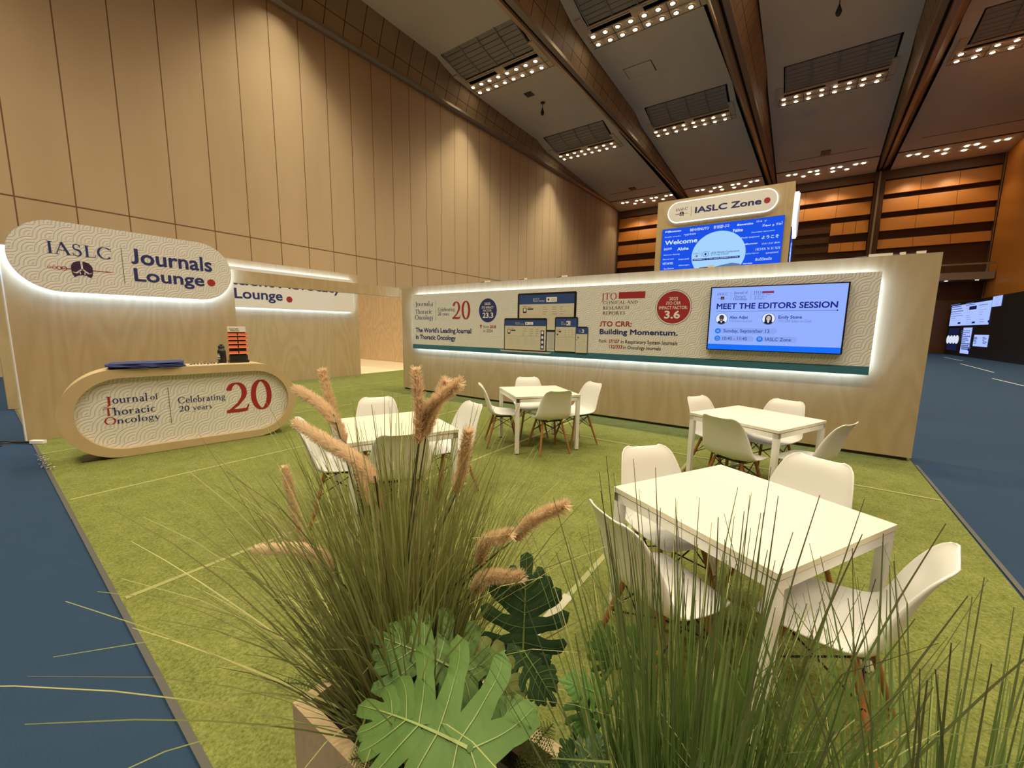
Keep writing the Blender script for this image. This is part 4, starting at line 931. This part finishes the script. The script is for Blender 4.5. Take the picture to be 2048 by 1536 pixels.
PL = [([(692,885),(668,830),(645,742)],.72),([(672,846),(640,808),(593,778)],.66),([(752,968),(720,925),(665,890),(592,846)],.58),([(838,888),(838,810),(832,740)],.72),([(838,880),(862,815),(918,766)],.74),([(852,872),(870,815),(893,762)],.78),([(912,988),(928,920),(937,862)],.76),([(606,1090),(585,1000),(570,935)],.64),([(664,1146),(640,1112),(590,1098),(513,1099)],.56),([(738,1012),(728,970),(712,925)],.70),([(1028,1078),(1070,1038),(1130,1011)],.80),([(958,1128),(972,1085),(1020,1068)],.74),([(947,1188),(970,1156),(1042,1153)],.72)]
def catmull(pts, n):
    out = []; P = [pts[0]*2-pts[1]]+pts+[pts[-1]*2-pts[-2]]
    for i in range(len(pts)-1):
        for k in range(n):
            t = k/n; a,b,c,d = P[i:i+4]
            out.append(.5*((2*b)+(c-a)*t+(2*a-5*b+4*c-d)*t*t+(3*b-a-3*c+d)*t**3))
    return out+[pts[-1]]
for px, yy in PL:
    pts = [ony(x,y,yy)-G1 for x, y in px]; c = catmull(pts, 8); n = len(c); mb = MB()
    ln = sum((c[i+1]-c[i]).length for i in range(n-1))
    rr_ = [0.0075*min(1,.35+i/n*3.2)*min(1,.30+(n-1-i)/n*3.0) for i in range(n)]
    mb.tube(c, rr_, plume, 8)
    for i in range(int(11000*ln)):
        f = random.random()*(n-1.001); k = int(f); p = c[k].lerp(c[k+1], f-k); t = (c[k+1]-c[k]).normalized()
        r_ = rr_[k]; v = Vector((random.gauss(0,1),random.gauss(0,1),random.gauss(0,1))); v = (v-t*v.dot(t)).normalized(); d = (v*1.0+t*random.uniform(.5,1.2)).normalized(); s = t.cross(v)*0.0013
        b_ = p+v*r_*.8; L = random.uniform(.010,.022); mb.add([b_-s,b_+s,b_+d*L+s*.35,b_+d*L-s*.35],[(0,1,2,3)],plume)
    o = mb.build('plume', g1)
    st = catmull([Vector((random.uniform(-.05,.05),random.uniform(-.03,.03),-.05)), (c[0]*.5+Vector((0,0,.08))), c[0], c[1]], 6)
    MB().tube(st,.0022,stemm,6).build('stem', o)
G2 = Vector((-.07,.66,PZ0)); g2_ = thing('reed_grass','upright dark green reed grass in front of the nearest table','ornamental grass',G2)
mb = MB(); random.seed(33)
clump(mb, 420, 0, 0, .12, (.0,.13), (-.05,.35), (.35,.78), (.0045,.008), gblade, None, .1)
clump(mb, 190, .02, .0, .11, (.0,.17), (-.05,.3), (.55,.92), (.0035,.006), gblade, None, .1)
clump(mb, 60, -.02, 0, .11, (.2,.2), (.1,.6), (.4,.8), (.0022,.0035), lime)
clump(mb, 40, .0, 0, .11, (.35,.2), (.1,.6), (.4,.7), (.002,.003), gblade)
mb.build('blades', g2_, 'stuff')
G3 = Vector((.25,.69,PZ0)); g3 = thing('reed_grass','lower arching green grass at the bottom right corner','ornamental grass',G3)
mb = MB(); random.seed(40)
clump(mb, 300, 0, 0, .13, (.06,.2), (.0,.6), (.45,.84), (.003,.006), gblade, None, .12)
clump(mb, 50, 0, 0, .1, (.3,.25), (.2,.9), (.4,.7), (.002,.004), gblade); clump(mb, 12, -.05, 0, .1, (.5,.25), (.2,.9), (.4,.65), (.003,.004), lime)
mb.build('blades', g3, 'stuff')
# lobed leaves
def leafmat(n, a, b):
    m = mat(n, a, .5, spec=.22); t = NT(m); f = t.noise(t.coords('Object'), 9, 3); t.col(t.ramp(f, [(.3,a),(.7,b)])); return m
lf_mid = leafmat('leaf_green',(.075,.15,.035),(.115,.205,.055)); lf_dark = leafmat('leaf_dark',(.03,.07,.03),(.055,.11,.045)); lf_pale = leafmat('leaf_olive',(.16,.20,.06),(.21,.25,.08)); lf_bright = leafmat('leaf_bright',(.08,.19,.04),(.12,.25,.06))
veinm = mat('leaf_vein',(.24,.32,.09),.5)
CAMP = Vector((0,0,H))
def leaf(parent, base, tip, m, wid=1.0, curl=.25, up_hint=None, lobes=5, origin=None):
    base, tip = Vector(base), Vector(tip); ax = tip-base; L = ax.length; X = ax.normalized()
    hint = up_hint or ((CAMP-base).normalized()*.75+Vector((0,0,.6))); Zv = (hint-X*hint.dot(X)).normalized(); Y = Zv.cross(X)
    def pos(x, y, dz=0):
        z = dz-curl*L*((x/L-.25)**2)*.9-curl*.9*y*y/L+.012*L*math.sin(14*y/L)*abs(y/L)*3
        return base+X*x+Y*y+Zv*z-(origin or Vector((0,0,0)))
    mb = MB(); tks = [(.0,138,.36,.13),(.10,104,.48,.112),(.27,82,.52,.106),(.44,66,.48,.098),(.56,56,.40,.085),(.70,48,.30,.072)]
    segs = [(t*L, s*a, l*L*wid if a > 60 else l*L, w*L) for t, a, l, w in tks for s in (1,-1)]+[(.66*L, 0, .44*L, .085*L)]
    for x0, a, l, w in segs:
        ca, sa = math.cos(R(a)), math.sin(R(a)); n = 11; vs = []
        for i in range(n):
            f = i/(n-1); bend = -.22*f*f*(1 if a > 0 else -1 if a < 0 else 0)
            cx, cy = x0+l*f*(ca*math.cos(bend)-sa*math.sin(bend)), l*f*(ca*math.sin(bend)+sa*math.cos(bend))
            hw = w*(1.30-.54*min(1,f/.5) if f < .5 else .76+.10*math.sin((f-.5)/.5*math.pi*.9))*(1 if f < .85 else math.sqrt(max(0,1-((f-.85)/.15)**2))*.98+.02)
            for q in (-1,-.5,0,.5,1):
                dx, dy = -(sa*math.cos(bend)+ca*math.sin(bend))*hw*q, (ca*math.cos(bend)-sa*math.sin(bend))*hw*q
                vs.append(pos(cx+dx, cy+dy, -.010*L*(q*q)))
        mb.add(vs, [(i*5+k,i*5+k+1,(i+1)*5+k+1,(i+1)*5+k) for i in range(n-1) for k in range(4)], m, True)
        vv = []; n2 = 9
        for i in range(n2):
            f = i/(n2-1)*.93; bend = -.22*f*f*(1 if a > 0 else -1 if a < 0 else 0); cx, cy = x0+l*f*(ca*math.cos(bend)-sa*math.sin(bend)), l*f*(ca*math.sin(bend)+sa*math.cos(bend))
            hw = .0048*L*(1-f*.8)
            vv += [pos(cx+sa*hw, cy-ca*hw, .0022), pos(cx-sa*hw, cy+ca*hw, .0022)]
        mb.add(vv, [(2*i,2*i+1,2*i+3,2*i+2) for i in range(n2-1)], veinm, True)
    n3 = 14; vv = []
    for i in range(n3): x = L*.95*i/(n3-1); hw = .012*L*(1-.75*i/(n3-1)); vv += [pos(x,-hw,.003), pos(x,hw,.003)]
    mb.add(vv, [(2*i,2*i+1,2*i+3,2*i+2) for i in range(n3-1)], veinm, True)
    return mb.build('leaf', parent), base
PH = Vector((-.56,.64,PZ0)); ph = thing('split_leaf_plant','split leaf plant with big glossy lobed leaves at the planter front','plant',PH)
LV = [((940,1497),.90,(722,1396),.90,lf_mid,1.6,.28,None),((925,1345),.83,(752,1262),.89,lf_mid,1.15,.25,None),((1046,1300),.80,(1053,1128),1.02,lf_dark,1.0,.1,None),((1047,1302),.80,(1112,1405),.70,lf_dark,.9,.2,None),((968,1318),.82,(1052,1440),.70,lf_pale,.8,.25,None),((965,1500),.84,(1035,1392),.88,lf_mid,.62,.3,None),((935,1352),.74,(985,1285),.78,lf_dark,1.1,.3,None)]
def stalk(parent, a, b, r_=.0055, m=None): MB().tube(catmull([a,a.lerp(b,.5)+Vector((0,0,.04)),b],6),r_,m or lf_mid,7).build('stalk', parent)
for (bx,by),bz,(tx,ty),tz,m,wd,cu,hn in LV:
    o, b = leaf(ph, onz(bx,by,bz), onz(tx,ty,tz), m, wd, cu, hn, origin=PH)
    stalk(ph, Vector((random.uniform(-.06,.06),random.uniform(-.03,.04),-.08)), b-PH)
PB = Vector((-.34,.68,PZ0)); pb = thing('split_leaf_plant','bright green lobed plant between the split leaves and reed grass','plant',PB)
for (bx,by),bz,(tx,ty),tz,m,wd,cu in (((1180,1395),.72,(1160,1485),.66,lf_bright,1.3,.2),((1190,1385),.74,(1130,1360),.78,lf_bright,1.0,.2),((1225,1330),.76,(1205,1255),.86,lf_mid,1.1,.2),((1270,1330),.78,(1290,1250),.88,lf_mid,1.0,.2),((1150,1536),.70,(1215,1480),.74,lf_dark,.9,.3),((1150,1540),.68,(1130,1490),.74,lf_dark,1.0,.3)):
    o, b = leaf(pb, onz(bx,by,bz), onz(tx,ty,tz), m, wd, cu, origin=PB); stalk(pb, Vector((random.uniform(-.05,.05),random.uniform(-.03,.03),-.08)), b-PB)
# small ferns over the rim
fernm = island('fern_green', [(.045,.075,.02),(.09,.13,.035),(.15,.19,.06)])
def fern(base, fronds, label):
    o = thing('fern', label, 'fern', base)
    for az, th, L in fronds:
        mb = MB(); p = Vector((0,0,-.05)); n = 22; pts = []
        for i in range(n):
            a = th+.9*(i/n)**1.5; d = Vector((math.sin(a)*math.cos(az),math.sin(a)*math.sin(az),math.cos(a))); pts.append((p.copy(), d)); p = p+d*(L/n)
        mb.tube([q for q,_ in pts],.0014,fernm,5)
        for i, (q, d) in enumerate(pts[4:]):
            s = Vector((-math.sin(az),math.cos(az),0)); f = (i+1)/(n-4); l = .045*math.sin(math.pi*min(1,f*.9+.1))+.006
            for sg in (1,-1):
                dr = (s*sg+d*.45).normalized()
                for k in range(6):
                    b_ = q+dr*l*k/6; w = l*.16*(1-k/7)
                    for sg2 in (1,-1): e = (d*sg2*.8+dr*.6).normalized(); mb.add([b_, b_+dr*.004+e*w*.5, b_+e*w*1.5, b_-dr*.001+e*w*.7],[(0,1,2,3)],fernm)
        mb.build('frond', o)
random.seed(9)
fern(Vector((-.99,.60,PZ0)), [(3.1,.9,.30),(2.7,.7,.28),(3.6,1.1,.25),(2.3,.9,.25)], 'feathery fern spilling over the left end of the planter')
fern(Vector((-.72,.56,PZ0)), [(4.2,.5,.16),(5.0,.6,.16),(3.6,.6,.15),(5.8,.5,.15)], 'small feathery fern at the front rim under the large leaf')
fern(Vector((-.46,.70,PZ0)), [(1.2,.5,.18),(.4,.6,.18),(5.2,.6,.17)], 'small feathery fern beside the inner planter rim')
